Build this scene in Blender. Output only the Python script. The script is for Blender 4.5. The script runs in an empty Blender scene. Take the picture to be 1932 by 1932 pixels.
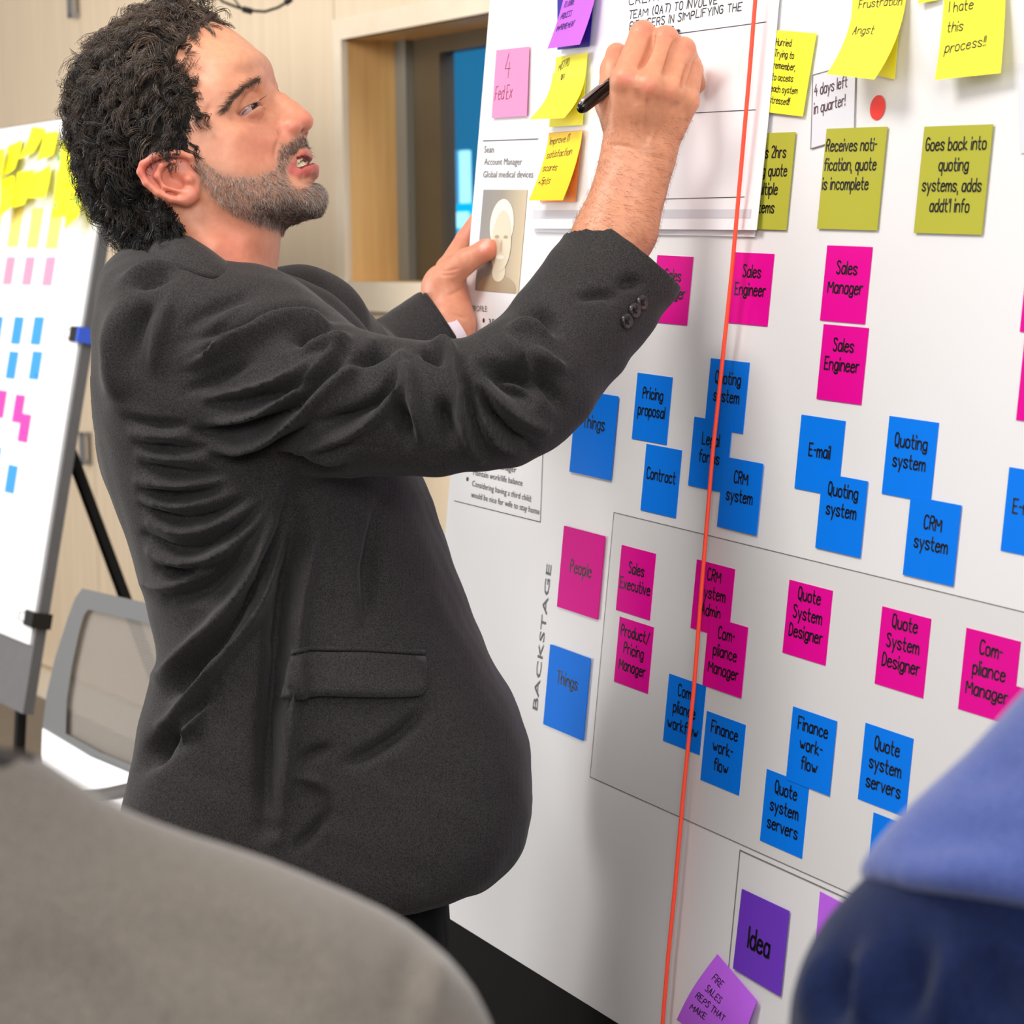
import bpy, bmesh, math, random
import numpy as np
from mathutils import Matrix, Vector
random.seed(7); rng = np.random.default_rng(7)
scene = bpy.context.scene
COL = scene.collection

# ------------------------------------------------------------------ camera
F = 4415.5; CX = CY = 966.0                     # focal length and centre in photo pixels (1932 x 1932)
EYE = np.array([0.0, 0.0, 1.45])
dn = np.array([0.012, math.cos(math.radians(6.36)), math.sin(math.radians(6.36))]); dn /= np.linalg.norm(dn)
Zw = -dn
Yw = np.array([0, 0, 1.0]) - dn * dn[2]; Yw /= np.linalg.norm(Yw)
Xw = np.cross(Yw, Zw)
Mcw = np.stack([Xw, Yw, Zw])                    # camera vector (right, down, forward) -> world vector
def c2w(c): return np.asarray(c, float) @ Mcw.T + EYE
def w2c(w): return (np.asarray(w, float) - EYE) @ Mcw
def cam(px, py, d): return np.array([(px - CX) / F * d, (py - CY) / F * d, d])
def wpt(px, py, d): return c2w(cam(px, py, d))
cd = bpy.data.cameras.new('camera'); co = bpy.data.objects.new('camera', cd); COL.objects.link(co)
mm = np.eye(4); mm[:3, 0] = Mcw @ [1, 0, 0]; mm[:3, 1] = Mcw @ [0, -1, 0]; mm[:3, 2] = Mcw @ [0, 0, -1]; mm[:3, 3] = EYE
co.matrix_world = Matrix(mm.tolist())
cd.sensor_width = 36; cd.sensor_fit = 'HORIZONTAL'; cd.lens = F * 36 / 1932
cd.clip_start = 0.05; cd.clip_end = 60
cd.dof.use_dof = True; cd.dof.focus_distance = 2.14; cd.dof.aperture_fstop = 13.5
scene.camera = co

# ------------------------------------------------------------------ light
w = bpy.data.worlds.new('room_light'); scene.world = w; w.use_nodes = True
bg = w.node_tree.nodes['Background']; bg.inputs[0].default_value = (1.0, 0.97, 0.94, 1); bg.inputs[1].default_value = 0.36
def area(name, loc, target, sx, sy, power, col):
    l = bpy.data.lights.new(name, 'AREA'); l.shape = 'RECTANGLE'; l.size = sx; l.size_y = sy; l.energy = power; l.color = col
    o = bpy.data.objects.new(name, l); COL.objects.link(o); o.location = loc
    o.rotation_euler = (Vector(target) - Vector(loc)).to_track_quat('-Z', 'Y').to_euler(); return o
area('ceiling_fill', (-0.95, 1.55, 2.75), (-0.7, 1.9, 0), 1.0, 0.6, 34, (1, 0.96, 0.9))
area('ceiling_fill', (0.5, 0.7, 2.75), (0.3, 1.6, 0.6), 1.2, 0.6, 8, (1, 0.97, 0.93))
area('ceiling_fill', (-2.3, 3.9, 2.7), (-1.5, 7.0, 0.4), 2.2, 1.0, 62, (1, 0.95, 0.87))
area('left_fill', (-3.4, 2.6, 1.6), (-0.2, 2.2, 1.1), 2.2, 1.8, 42, (0.95, 0.98, 1.0))  # unseen fill added at the left to lift the jacket's back
area('ceiling_fill', (0.05, -2.2, 2.75), (0.0, 2.3, 0.8), 2.4, 1.2, 90, (1, 0.985, 0.97))  # unseen fill added behind the camera to brighten the poster
area('left_fill', (-4.3, 4.2, 1.25), (-1.2, 6.6, 0.6), 2.0, 1.8, 110, (1, 0.96, 0.9))  # unseen fill added at the left to brighten the lower back wall
area('ceiling_fill', (1.1, 4.0, 2.75), (-0.4, 5.6, 1.6), 1.6, 0.8, 44, (1, 0.93, 0.82))  # unseen fill added to brighten the window reveal
scene.view_settings.view_transform = 'Standard'; scene.view_settings.look = 'None'
scene.view_settings.gamma = 1; scene.view_settings.use_curve_mapping = False
scene.view_settings.exposure = -0.06

# ------------------------------------------------------------------ helpers
def lin(r, g, b, k=1.0):
    f = lambda c: ((c / 255) / 12.92 if c / 255 <= 0.04045 else ((c / 255 + 0.055) / 1.055) ** 2.4)
    return (min(1, f(r) * k), min(1, f(g) * k), min(1, f(b) * k), 1)
MATS = {}
def mat(name, col, rough=0.6, noise=0.0, nscale=30.0, bump=0.0, bscale=200.0, metal=0.0, spec=0.5, stretch=None, col2=None, sheen=0.0, emit=0.0):
    if name in MATS: return MATS[name]
    m = bpy.data.materials.new(name); m.use_nodes = True; nt = m.node_tree; b = nt.nodes['Principled BSDF']
    b.inputs['Base Color'].default_value = col; b.inputs['Roughness'].default_value = rough
    b.inputs['Metallic'].default_value = metal; b.inputs['Specular IOR Level'].default_value = spec
    if sheen: b.inputs['Sheen Weight'].default_value = sheen
    if emit:
        b.inputs['Emission Color'].default_value = col; b.inputs['Emission Strength'].default_value = emit
    tc = nt.nodes.new('ShaderNodeTexCoord'); src = tc.outputs['Object']
    if stretch:
        mp = nt.nodes.new('ShaderNodeMapping'); mp.inputs['Scale'].default_value = stretch; nt.links.new(src, mp.inputs[0]); src = mp.outputs[0]
    if noise or col2:
        n = nt.nodes.new('ShaderNodeTexNoise'); n.inputs['Scale'].default_value = nscale; n.inputs['Detail'].default_value = 4
        nt.links.new(src, n.inputs['Vector'])
        r = nt.nodes.new('ShaderNodeValToRGB'); r.color_ramp.elements[0].position = 0.3; r.color_ramp.elements[1].position = 0.7
        c2 = col2 or tuple([c * (1 - noise) for c in col[:3]] + [1])
        r.color_ramp.elements[0].color = c2; r.color_ramp.elements[1].color = col
        nt.links.new(n.outputs['Fac'], r.inputs[0]); nt.links.new(r.outputs[0], b.inputs['Base Color'])
    if bump:
        n2 = nt.nodes.new('ShaderNodeTexNoise'); n2.inputs['Scale'].default_value = bscale; n2.inputs['Detail'].default_value = 3
        nt.links.new(src, n2.inputs['Vector'])
        bp = nt.nodes.new('ShaderNodeBump'); bp.inputs['Strength'].default_value = bump; bp.inputs['Distance'].default_value = 0.002
        nt.links.new(n2.outputs['Fac'], bp.inputs['Height']); nt.links.new(bp.outputs[0], b.inputs['Normal'])
    MATS[name] = m; return m
def npmat(R3, t):
    m = np.eye(4); m[:3, :3] = R3; m[:3, 3] = t; return Matrix(m.tolist())
def mesh_obj(name, verts, faces, m, parent=None, matrix=None, smooth=False):
    me = bpy.data.meshes.new(name); me.from_pydata([tuple(map(float, v)) for v in verts], [], faces); me.update()
    return link_mesh(name, me, m, parent, matrix, smooth)
def link_mesh(name, me, m, parent=None, matrix=None, smooth=False):
    if m is not None: me.materials.append(m)
    if smooth: me.polygons.foreach_set('use_smooth', [True] * len(me.polygons))
    o = bpy.data.objects.new(name, me); COL.objects.link(o)
    if parent is not None: o.parent = parent
    if matrix is not None: o.matrix_local = matrix
    return o
def fast_mesh(name, V, Q):
    """mesh from numpy verts (n,3) and faces (m,k)"""
    V = np.ascontiguousarray(V, np.float32); Q = np.ascontiguousarray(Q, np.int32); k = Q.shape[1]
    me = bpy.data.meshes.new(name); me.vertices.add(len(V)); me.vertices.foreach_set('co', V.ravel())
    me.loops.add(Q.size); me.loops.foreach_set('vertex_index', Q.ravel())
    me.polygons.add(len(Q)); me.polygons.foreach_set('loop_start', np.arange(0, Q.size, k, dtype=np.int32))
    me.polygons.foreach_set('loop_total', np.full(len(Q), k, np.int32)); me.update(calc_edges=True); me.validate(); return me
def tag(o, label, cat, group=None):
    o['label'] = label; o['category'] = cat
    if group: o['group'] = group
    return o
def structure(o, label=None, cat=None):
    o['kind'] = 'structure'
    if label: o['label'] = label
    if cat: o['category'] = cat
    return o
def empty(name, matrix):
    o = bpy.data.objects.new(name, None); COL.objects.link(o); o.matrix_world = matrix; o.empty_display_size = 0.05; return o
def boxv(x0, x1, y0, y1, z0, z1):
    v = [(x, y, z) for z in (z0, z1) for y in (y0, y1) for x in (x0, x1)]
    f = [(0, 2, 3, 1), (4, 5, 7, 6), (0, 1, 5, 4), (2, 6, 7, 3), (0, 4, 6, 2), (1, 3, 7, 5)]
    return v, f
class MB:
    def __init__(s): s.v = []; s.f = []
    def add(s, v, f):
        k = len(s.v); s.v += [tuple(map(float, p)) for p in v]; s.f += [tuple(i + k for i in q) for q in f]; return s
    def box(s, *a): return s.add(*boxv(*a))
    def tube(s, pts, r, n=8, cap=True):
        pts = np.asarray(pts, float); m = len(pts); rr = np.broadcast_to(np.asarray(r, float), (m,))
        v = []; up = None
        for i in range(m):
            t = pts[min(i + 1, m - 1)] - pts[max(i - 1, 0)]; t /= np.linalg.norm(t) + 1e-12
            if up is None:
                up = np.array([0, 0, 1.0]) if abs(t[2]) < 0.9 else np.array([1.0, 0, 0])
            up = up - t * (up @ t); up /= np.linalg.norm(up) + 1e-12; b = np.cross(t, up)
            for j in range(n):
                a = 2 * math.pi * j / n; v.append(pts[i] + rr[i] * (math.cos(a) * up + math.sin(a) * b))
        f = [(i * n + j, i * n + (j + 1) % n, (i + 1) * n + (j + 1) % n, (i + 1) * n + j) for i in range(m - 1) for j in range(n)]
        if cap: f += [tuple(range(n))[::-1], tuple(range((m - 1) * n, m * n))]
        return s.add(v, f)
    def obj(s, name, m, parent=None, matrix=None, smooth=False): return mesh_obj(name, s.v, s.f, m, parent, matrix, smooth)

# ------------------------------------------------------------------ lettering: a small stroke alphabet (x, y in hex; 3 = baseline, 8 = x height, b = capitals)
GL = dict(a="47 38 18 06 04 13 33 45|48 43", b="0b 03|06 18 38 46 45 33 13 04", c="47 38 18 06 05 13 33 44", d="47 38 18 06 05 13 33 45|4b 43",
 e="06 46 47 38 18 06 04 13 33 44", f="3b 2b 1a 13|08 38", g="47 38 18 06 05 13 33 45|48 42 31 11 02", h="0b 03|06 18 38 47 43", i="08 03|0a 0b",
 j="28 22 11 01|2a 2b", k="0b 03|38 05 43", l="0b 03", m="08 03|06 18 28 37 33|36 48 58 67 63", n="08 03|06 18 38 47 43", o="18 38 47 44 33 13 04 07 18",
 p="08 00|06 18 38 46 45 33 13 04", q="47 38 18 06 05 13 33 45|48 40", r="08 03|06 18 38", s="47 38 18 07 16 35 44 33 13 04", t="1b 14 23 33|08 38",
 u="08 04 13 33 45|48 43", v="08 23 48", w="08 23 37 43 68", x="08 43|48 03", y="08 23|48 10", z="08 48 03 43",
 A="03 2b 43|16 36", B="03 0b 3b 4a 48 37 07|37 46 44 33 03", C="4a 3b 1b 09 05 13 33 44", D="03 0b 2b 49 45 23 03", E="4b 0b 03 43|07 37",
 F="4b 0b 03|07 37", G="4a 3b 1b 09 05 13 33 44 47 27", H="0b 03|4b 43|07 47", I="0b 03", K="0b 03|4b 07 43", L="0b 03 43", M="03 0b 35 6b 63",
 N="03 0b 43 4b", O="1b 3b 49 45 33 13 05 09 1b", P="03 0b 3b 4a 48 37 07", Q="1b 3b 49 45 33 13 05 09 1b|24 42", R="03 0b 3b 4a 48 37 07|27 43",
 S="4a 3b 1b 0a 18 37 45 33 13 04", T="0b 4b|2b 23", U="0b 04 13 33 44 4b", V="0b 23 4b", W="0b 23 38 43 6b", X="0b 43|4b 03", Y="0b 27 4b|27 23", Z="0b 4b 03 43")
GL.update({'2': "0a 1b 3b 4a 48 03 43", '3': "0b 4b 27 46 44 33 13 04", '4': "2b 06 46|33 38", '5': "4b 0b 07 38 46 44 33 13 04", '-': "07 27", ',': "03 01", '.': "03 04", '!': "0b 06|03 04",
 '/': "02 4b", "'": "0b 09", '(': "2b 19 15 22", ')': "0b 19 15 02", '+': "06 46|28 24", ';': "03 01|07 06", ':': "03 04|06 07", '*': "05 26|26 15|15 16"})
def chaikin(p):
    q = [p[0]]
    for a, b in zip(p[:-1], p[1:]): q += [(a[0] * .75 + b[0] * .25, a[1] * .75 + b[1] * .25), (a[0] * .25 + b[0] * .75, a[1] * .25 + b[1] * .75)]
    return q + [p[-1]]
def glyph(c):
    out = []
    for st in GL[c].split('|'):
        p = [(int(a[0], 16), int(a[1], 16) - 3) for a in st.split()]
        if len(p) >= 5: p = chaikin(p)
        out.append(p)
    return out, max(q[0] for s in out for q in s)
def line_strokes(text, jit=0.0):
    """strokes of one line in glyph units, and its width"""
    x = 0; out = []
    for ch in text:
        if ch == ' ': x += 3.2; continue
        g, w_ = glyph(ch)
        dy = random.uniform(-jit, jit); sk = random.uniform(-jit, jit) * .12
        for st in g: out.append([(x + a + b * sk + random.uniform(-jit, jit) * .2, b + dy + random.uniform(-jit, jit) * .2) for a, b in st])
        x += w_ + 1.7
    return out, max(x - 1.7, 0.1)
def ribbon(mb, pts, wd, surf, eps):
    """flat stroke through (s, t) points in metres on a surface function surf(x, y, eps)"""
    for a, b in zip(pts[:-1], pts[1:]):
        dx, dy = b[0] - a[0], b[1] - a[1]; L = math.hypot(dx, dy)
        if L < 1e-7: continue
        ux, uy = dx / L * wd * .38, dy / L * wd * .38; nx, ny = -dy / L * wd / 2, dx / L * wd / 2
        mb.add([surf(a[0] - ux + nx, a[1] - uy + ny, eps), surf(a[0] - ux - nx, a[1] - uy - ny, eps), surf(b[0] + ux - nx, b[1] + uy - ny, eps), surf(b[0] + ux + nx, b[1] + uy + ny, eps)], [(0, 1, 2, 3)])
def write(mb, lines, surf, W, H, cap, top, step, wd, wide=0.62, align='c', jit=0.0, left=0.06, maxw=0.94, slope=0.0, eps=0.0004, skew=0.0):
    """lines of text on a W x H metre surface, x right, y down from the top left; cap = capital height as part of H"""
    u = cap * H / 8.0
    for i, tx in enumerate(lines):
        st, lw = line_strokes(tx, jit); ux = u * wide
        if lw * ux > maxw * W: ux = maxw * W / lw
        x0 = (W - lw * ux) / 2 if align == 'c' else left * W
        yb = (top + step * i) * H + cap * H
        for s in st: ribbon(mb, [(x0 + a * ux + skew * b * u, yb - b * u + slope * (x0 + a * ux)) for a, b in s], wd, surf, eps)

# ------------------------------------------------------------------ the room
uw = np.array([(-1677 - CX) / F, 0, 1.0]); uw[1] = -(uw[0] * dn[0] + uw[2] * dn[2]) / dn[1]; uw = -uw / np.linalg.norm(uw)
nw = np.cross(uw, dn)                                   # into the back wall
ray = lambda px, py: np.array([(px - CX) / F, (py - CY) / F, 1.0])
W0 = ray(64, 1300) * (EYE[2] / (ray(64, 1300) @ dn))     # foot of the wall
WALL = npmat(np.stack([Mcw @ uw, Mcw @ nw, [0, 0, 1]], 1), c2w(W0))
def wall_at(px, py, off=0.0):
    r = ray(px, py); k = (nw @ W0 + off) / (nw @ r); X = r * k - W0; return X @ uw, -(X @ dn)
m_floor = mat('floor_vinyl', lin(128, 116, 104), 0.55, noise=0.25, nscale=6, stretch=(1, 9, 1), bump=0.1)
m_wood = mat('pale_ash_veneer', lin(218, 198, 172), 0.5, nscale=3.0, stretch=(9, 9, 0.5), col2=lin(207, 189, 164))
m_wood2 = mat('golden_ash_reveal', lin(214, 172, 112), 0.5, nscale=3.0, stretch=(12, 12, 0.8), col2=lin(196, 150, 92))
m_gap = mat('dark_gap', lin(120, 105, 85), 0.8)
m_trim = mat('pale_trim', lin(220, 206, 186), 0.5, nscale=4, stretch=(2, 2, 2), col2=lin(212, 196, 174))
m_fr = mat('bronze_window_frame', lin(84, 72, 52), 0.45, noise=.15, nscale=8)
m_fr2 = mat('grey_window_frame', lin(118, 116, 108), 0.4)
v, f = boxv(-6, 6, -3, 12, -0.02, 0); structure(mesh_obj('floor', v, f, m_floor), 'grey-brown plank floor of the room', 'floor')
a0, zt = wall_at(647, 75); _, zb = wall_at(655, 531); a1 = a0 + 2.2
wall = MB(); wb = 0.012
for (x0, x1, z0, z1) in ((-4.5, a0 - .016, 0, 3.1), (a1 + .016, 7, 0, 3.1), (a0 - .016, a1 + .016, 0, zb - .016), (a0 - .016, a1 + .016, zt + .016, 3.1)): wall.box(x0, x1, wb, wb + 0.12, z0, z1)
wall_o = wall.obj('wall_back', m_gap, matrix=WALL); structure(wall_o, 'pale wood panelled back wall with a recessed window', 'wall')
def wbox(name, x0, x1, y0, y1, z0, z1, m, parent): v, f = boxv(x0, x1, y0, y1, z0, z1); return mesh_obj(name, v, f, m, parent)
g = 0.002; xs = [a0 - 0.045]
while xs[-1] > -4.0: xs.append(xs[-1] - 0.86)
for xa, xb in zip(xs[1:], xs[:-1]):
    wbox('panel', xa + g, xb - g, 0, wb, 0.1, 3.1, m_wood, wall_o)
for k in range(3):
    xa = a0 - 0.045 + k * 0.86; wbox('panel', xa + g, xa + .86 - g, 0, wb, 0.1, zb - 0.07, m_wood, wall_o); wbox('panel', xa + g, xa + .86 - g, 0, wb, zt + 0.05, 3.1, m_wood, wall_o)
structure(wbox('baseboard_back', -4.5, 7, -0.03, wb, 0, 0.095, m_trim, None), 'pale wood plinth along the foot of the back wall', 'baseboard').matrix_world = WALL
# recess and window
r = ray(748, 300); Pc = W0 + uw * a0                      # depth of the left reveal
A = np.stack([r, -nw, dn], 1); k, dep, _ = np.linalg.solve(A, Pc); dep = abs(dep)
tr = MB(); tr.box(a0 - 0.045, a1, -0.006, wb, zt, zt + 0.05).box(a0 - 0.045, a0, -0.006, wb, zb - 0.07, zt).box(a0 - 0.045, a1, -0.02, wb, zb - 0.07, zb)
structure(tr.obj('trim_1', m_trim, matrix=WALL), 'pale wood trim around the window recess', 'trim')
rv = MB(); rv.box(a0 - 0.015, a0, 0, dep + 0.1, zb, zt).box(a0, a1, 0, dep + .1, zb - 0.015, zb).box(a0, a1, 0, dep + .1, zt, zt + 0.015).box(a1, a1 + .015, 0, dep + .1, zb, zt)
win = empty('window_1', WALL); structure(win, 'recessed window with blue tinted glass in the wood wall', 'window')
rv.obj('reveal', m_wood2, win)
def win_x(px): x, _ = wall_at(px, 300, dep); return x
x1, x2 = win_x(768), win_x(818)
wbox('frame_stile', a0, x1, dep, dep + 0.06, zb, zt, m_fr2, win); wbox('frame_panel', x1, x2, dep + 0.02, dep + 0.06, zb, zt, m_fr, win)
wbox('frame_rail', x2, a1, dep + .02, dep + 0.06, zt - 0.04, zt, m_fr, win)
gm = bpy.data.materials.new('blue_tinted_glass'); gm.use_nodes = True; nt = gm.node_tree; b = nt.nodes['Principled BSDF']
b.inputs['Base Color'].default_value = lin(10, 60, 90); b.inputs['Roughness'].default_value = 0.08; b.inputs['Alpha'].default_value = 0.12; b.inputs['Specular IOR Level'].default_value = 0.15
wbox('pane', x2, a1, dep + 0.035, dep + 0.045, zb, zt - 0.04, gm, win)
# what shows behind the glass: a blue lit corridor wall and bright screens
def lit(name, col, s):
    m = bpy.data.materials.new(name); m.use_nodes = True; b = m.node_tree.nodes['Principled BSDF']; b.inputs['Specular IOR Level'].default_value = 0
    b.inputs['Base Color'].default_value = tuple(c * .05 for c in col[:3]) + (1,); b.inputs['Emission Color'].default_value = col; b.inputs['Emission Strength'].default_value = s; MATS[name] = m; return m
m_blue = lit('blue_lit_wall', lin(30, 110, 156), 1.35); m_cy = lit('cyan_screen', lin(0, 170, 225), 1.8); m_pale = lit('pale_screen', lin(150, 225, 250), 2.2)
bl = wbox('wall_corridor', a0 - 6.0, a1 + 1.0, dep + 1.4, dep + 1.45, 0.0, 3.1, m_blue, None); bl.matrix_world = WALL; structure(bl, 'blue lit corridor wall seen through the window glass', 'wall')
scr = empty('corridor_screen', WALL); tag(scr, 'bright cyan screen glowing behind the blue window glass', 'screen')
def at_screen(x0p, y0p, x1p, y1p, m, nm, yy):
    xa, za = wall_at(x0p, y0p, dep + yy); xb, zc = wall_at(x1p, y1p, dep + yy); wbox(nm, min(xa, xb), max(xa, xb), dep + yy, dep + yy + 0.02, min(za, zc), max(za, zc), m, scr)
at_screen(846, 285, 880, 395, lit('soft_blue_screen', lin(70, 150, 200), 1.6), 'light_column', 1.30)
at_screen(866, 285, 880, 390, m_pale, 'light_strip', 1.28)
at_screen(840, 385, 905, 500, m_cy, 'display', 1.2); at_screen(861, 400, 876, 430, m_pale, 'highlight', 1.18); at_screen(845, 450, 880, 475, m_pale, 'highlight', 1.18)
# cabinet pulls
m_steel = mat('brushed_steel', lin(150, 150, 155), 0.35, metal=0.8)
for px_, py0, py1 in ((170, 815, 876), (146, -60, 35)):
    x0, za = wall_at(px_, py0); _, zc = wall_at(px_, py1); hb = MB().box(-0.02, 0.02, -0.03, -0.022, zc, za).box(-0.012, 0.012, -0.03, 0.0, za - .015, za).box(-0.012, 0.012, -0.03, 0, zc, zc + .015)
    o = hb.obj('cabinet_pull', m_steel, matrix=WALL @ Matrix.Translation((x0, 0, 0)))
    tag(o, 'flat steel cabinet pull low on the pale wood wall' if py0 > 0 else 'flat steel cabinet pull high on the pale wood wall', 'handle', 'cabinet pulls')
# hanging cable
m_black = mat('black_rubber', lin(12, 12, 12), 0.5, noise=.2)
cb = MB(); D = 5.2
P = [(360, -90), (395, -25), (420, 3), (448, 14), (470, 20), (500, 22), (525, 14), (545, 2), (570, -30), (590, -90)]
cb.tube([wpt(x, y, D) for x, y in P], 0.0032); cb.tube([wpt(x, y, D - .01) for x, y in ((425, -40), (440, -4), (452, 12), (462, 19), (470, 21))], 0.0022)
cable = cb.obj('hanging_cable', m_black, smooth=True); tag(cable, 'black looped cable hanging in front of the wood wall', 'cable')
MB().tube([wpt(458, 17, D), wpt(476, 22, D)], 0.007).obj('cable_tie', m_black, cable); MB().tube([wpt(538, 6, D), wpt(550, -3, D)], 0.007).obj('cable_tie', m_black, cable)

# ------------------------------------------------------------------ the big board with the service blueprint
SC = 0.0636                                               # edge of a small printed note in metres
RB = np.array([[0.46499708, -0.08565587, 0.88115878], [0.12228254, 0.99198258, 0.03189903], [-0.87682649, 0.09291737, 0.47174322]])
TB = np.array([3.0, 0.0, 33.19219]) * SC
def frame_of(U, V, N, T): return npmat(np.stack([Mcw @ U, -(Mcw @ V), -(Mcw @ N)], 1), c2w(T))
class Board:
    """plane with u right, v down (metres); local axes x = u, y = -v, z towards the room"""
    def __init__(s, U, V, T): s.U, s.V, s.N, s.T = U, V, np.cross(U, V), T; s.M = frame_of(U, V, s.N, T)
    def p(s, px, py, h=0.0):
        r = ray(px, py); k = (s.N @ s.T - h) / (s.N @ r); X = r * k - s.T; return np.array([X @ s.U, -(X @ s.V), h])
MBD = Board(RB[:, 0], RB[:, 1], TB)
m_paper = mat('white_poster_paper', lin(233, 231, 233), 0.45, noise=0.02, nscale=6)
m_sheet = mat('white_chart_paper', lin(246, 245, 250), 0.6, noise=0.02, nscale=9, bump=0.04, bscale=25)
m_grey = mat('printed_pale_grey', lin(222, 220, 221), 0.5)
m_rule = mat('printed_rule_grey', lin(120, 118, 118), 0.6)
m_ruled = mat('printed_rule_dark', lin(45, 43, 45), 0.6)
m_ink = mat('black_ink', lin(14, 12, 22), 0.5); m_pen = mat('marker_ink', lin(30, 26, 34), 0.5); m_grtext = mat('grey_print', lin(96, 96, 98), 0.5)
m_foam = mat('foam_edge', lin(205, 205, 208), 0.7); m_bboard = mat('black_easel_board', lin(5, 5, 5), 0.7, noise=.2, spec=.1)
UL, UR, VT, VB = -0.553, 1.05, -0.72, 0.5065
def bshift(c): return MBD.M @ Matrix.Translation(c)
# black easel board behind and below the poster
eb = empty('easel', bshift((0.1, -VB, 0))); tag(eb, 'black easel board carrying the big white poster', 'easel')
v, f = boxv(UL - .1 + .012, UR - .1 - .02, -0.32, VB - VT + 0.02, -0.024, -0.008); mesh_obj('backing_board', v, f, m_bboard, eb)
v, f = boxv(UL - .1 + .03, UR - .1 - .04, -0.05, -0.02, -0.008, 0.03)
for x in (-0.35, 0.62):
    top = (MBD.M @ Matrix.Translation((0.1, -VB, 0))).inverted() @ Vector((0, 0, 0))
    A3 = bshift((x, -VB + 0.5, -0.03)).to_translation(); inv = eb.matrix_world.inverted()
    ft = A3.copy(); ft.z = 0.0; away = Vector(Mcw @ MBD.N); ft += Vector((away.x, away.y, 0)) * 0.42
    fr = bshift((x, -VB - 0.3, -0.016)).to_translation(); fr2 = fr.copy(); fr2.z = 0
    MB().tube([inv @ A3, inv @ ft], 0.014).obj('leg', m_bboard, eb); MB().tube([inv @ (fr + Vector((0, 0, .05))), inv @ fr2], 0.014).obj('leg', m_bboard, eb)
v, f = boxv(UL, UR, -VB, -VT, -0.007, 0); poster = mesh_obj('poster', v, f, m_paper, matrix=MBD.M)
tag(poster, 'big white printed poster board covered in sticky notes', 'poster')
def flat(name, quad, m, parent, h=0.0003):
    return mesh_obj(name, [(q[0], q[1], h) for q in quad], [(0, 3, 2, 1)] if (quad[1][0] - quad[0][0]) * (quad[3][1] - quad[0][1]) < 0 else [(0, 1, 2, 3)], m, parent)
def rule(name, pts, wd, m, parent, h=0.0006, base=0.0):
    mb = MB(); ribbon(mb, [(MBD.p(x, y)[0], MBD.p(x, y)[1]) for x, y in pts], wd, lambda x, y, e: (x, y, base + e), h); return mb.obj(name, m, parent)
# BACKSTAGE band
q = [MBD.p(1160, 967), MBD.p(2050, 1172), MBD.p(2000, 1850), MBD.p(1113, 1465)]
u0, vt, vb_ = (q[0][0] + q[3][0]) / 2, q[0][1], q[3][1]
flat('printed_band', [(u0, vt), (UR, vt), (UR, vb_), (u0, vb_)], m_grey, poster)
mb = MB(); S_ = lambda x, y, e: (x, y, e)
ribbon(mb, [(UR, vt), (u0, vt), (u0, vb_), (UR, vb_)], 0.0008, S_, 0.0006); mb.obj('band_outline', m_rule, poster)
# idea frame
q0 = MBD.p(1397, 1604); qb = MBD.p(1370, 1932)
mb = MB(); ribbon(mb, [(q0[0], q0[1] - 0.3), (q0[0], q0[1]), (UR, q0[1])], 0.0012, S_, 0.0006); mb.obj('frame_outline', m_rule, poster)
# persona profile: rules, text, portrait
rule('profile_outline', [(1025, 850), (1020, 985), (858, 945)], 0.0009, m_ruled, poster); rule('profile_rule', [(912, 266), (1022, 262)], 0.0009, m_ruled, poster)
def print_text(name, text, p0, p1, hgt, m, parent, board=MBD, h=0.0006):
    """plain printed text from board pixel p0 (left end of baseline) to p1 (right end); hgt = capital height in metres"""
    cu = bpy.data.curves.new('t', 'FONT'); cu.body = text; cu.resolution_u = 2; ob = bpy.data.objects.new('t', cu); COL.objects.link(ob)
    me = bpy.data.meshes.new_from_object(ob.evaluated_get(bpy.context.evaluated_depsgraph_get())); bpy.data.objects.remove(ob)
    n = len(me.vertices); c = np.zeros(n * 3, np.float32); me.vertices.foreach_get('co', c); c = c.reshape(n, 3)
    A_, B_ = board.p(*p0), board.p(*p1); d = B_ - A_; L = np.linalg.norm(d); d = d / L; e = np.array([-d[1], d[0], 0])
    x0, x1 = c[:, 0].min(), c[:, 0].max(); P_ = A_ + np.outer((c[:, 0] - x0) / (x1 - x0) * L, d) + np.outer(c[:, 1] / 0.73 * hgt, e); P_[:, 2] = h
    me.vertices.foreach_set('co', P_.astype(np.float32).ravel()); me.update(); me.name = name
    return link_mesh(name, me, m, parent)
print_text('lettering', 'Sean', (914, 288), (932, 288), 0.0075, m_grtext, poster)
print_text('lettering', 'Account Manager', (914, 311), (985, 311), 0.0075, m_grtext, poster)
print_text('lettering', 'Global medical devices co.', (912, 335), (1022, 335), 0.0075, m_grtext, poster)
print_text('lettering', 'PROFILE:', (891, 587), (920, 588), 0.0065, m_grtext, poster)
for t_, y_, x1_ in (('35 years old', 612, 985), ('Married with two kids', 634, 1010), ('Runner and cook', 655, 985)):
    print_text('lettering', t_, (922, y_), (x1_, y_ + 4), 0.0065, m_ruled, poster); print_text('lettering', '.', (911, y_ - 4), (915, y_ - 4), 0.03, m_ruled, poster)
for t_, a_, b_ in (('Become a manager', (895, 874), (974, 892)), ('Maintain work/life balance', (893, 896), (986, 917)), ('Considering having a third child;', (891, 917), (1003, 947)), ('would be nice for wife to stay home', (889, 938), (1018, 971))):
    print_text('lettering', t_, a_, b_, 0.0068, m_ruled, poster)
print_text('lettering', '.', (882, 886), (886, 887), 0.03, m_ruled, poster); print_text('lettering', '.', (880, 907), (884, 908), 0.03, m_ruled, poster)
print_text('lettering', 'BACKSTAGE', (1014, 1341), (1041, 1066), 0.0105, mat('print_charcoal', lin(70, 70, 72), 0.5), poster)
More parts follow.
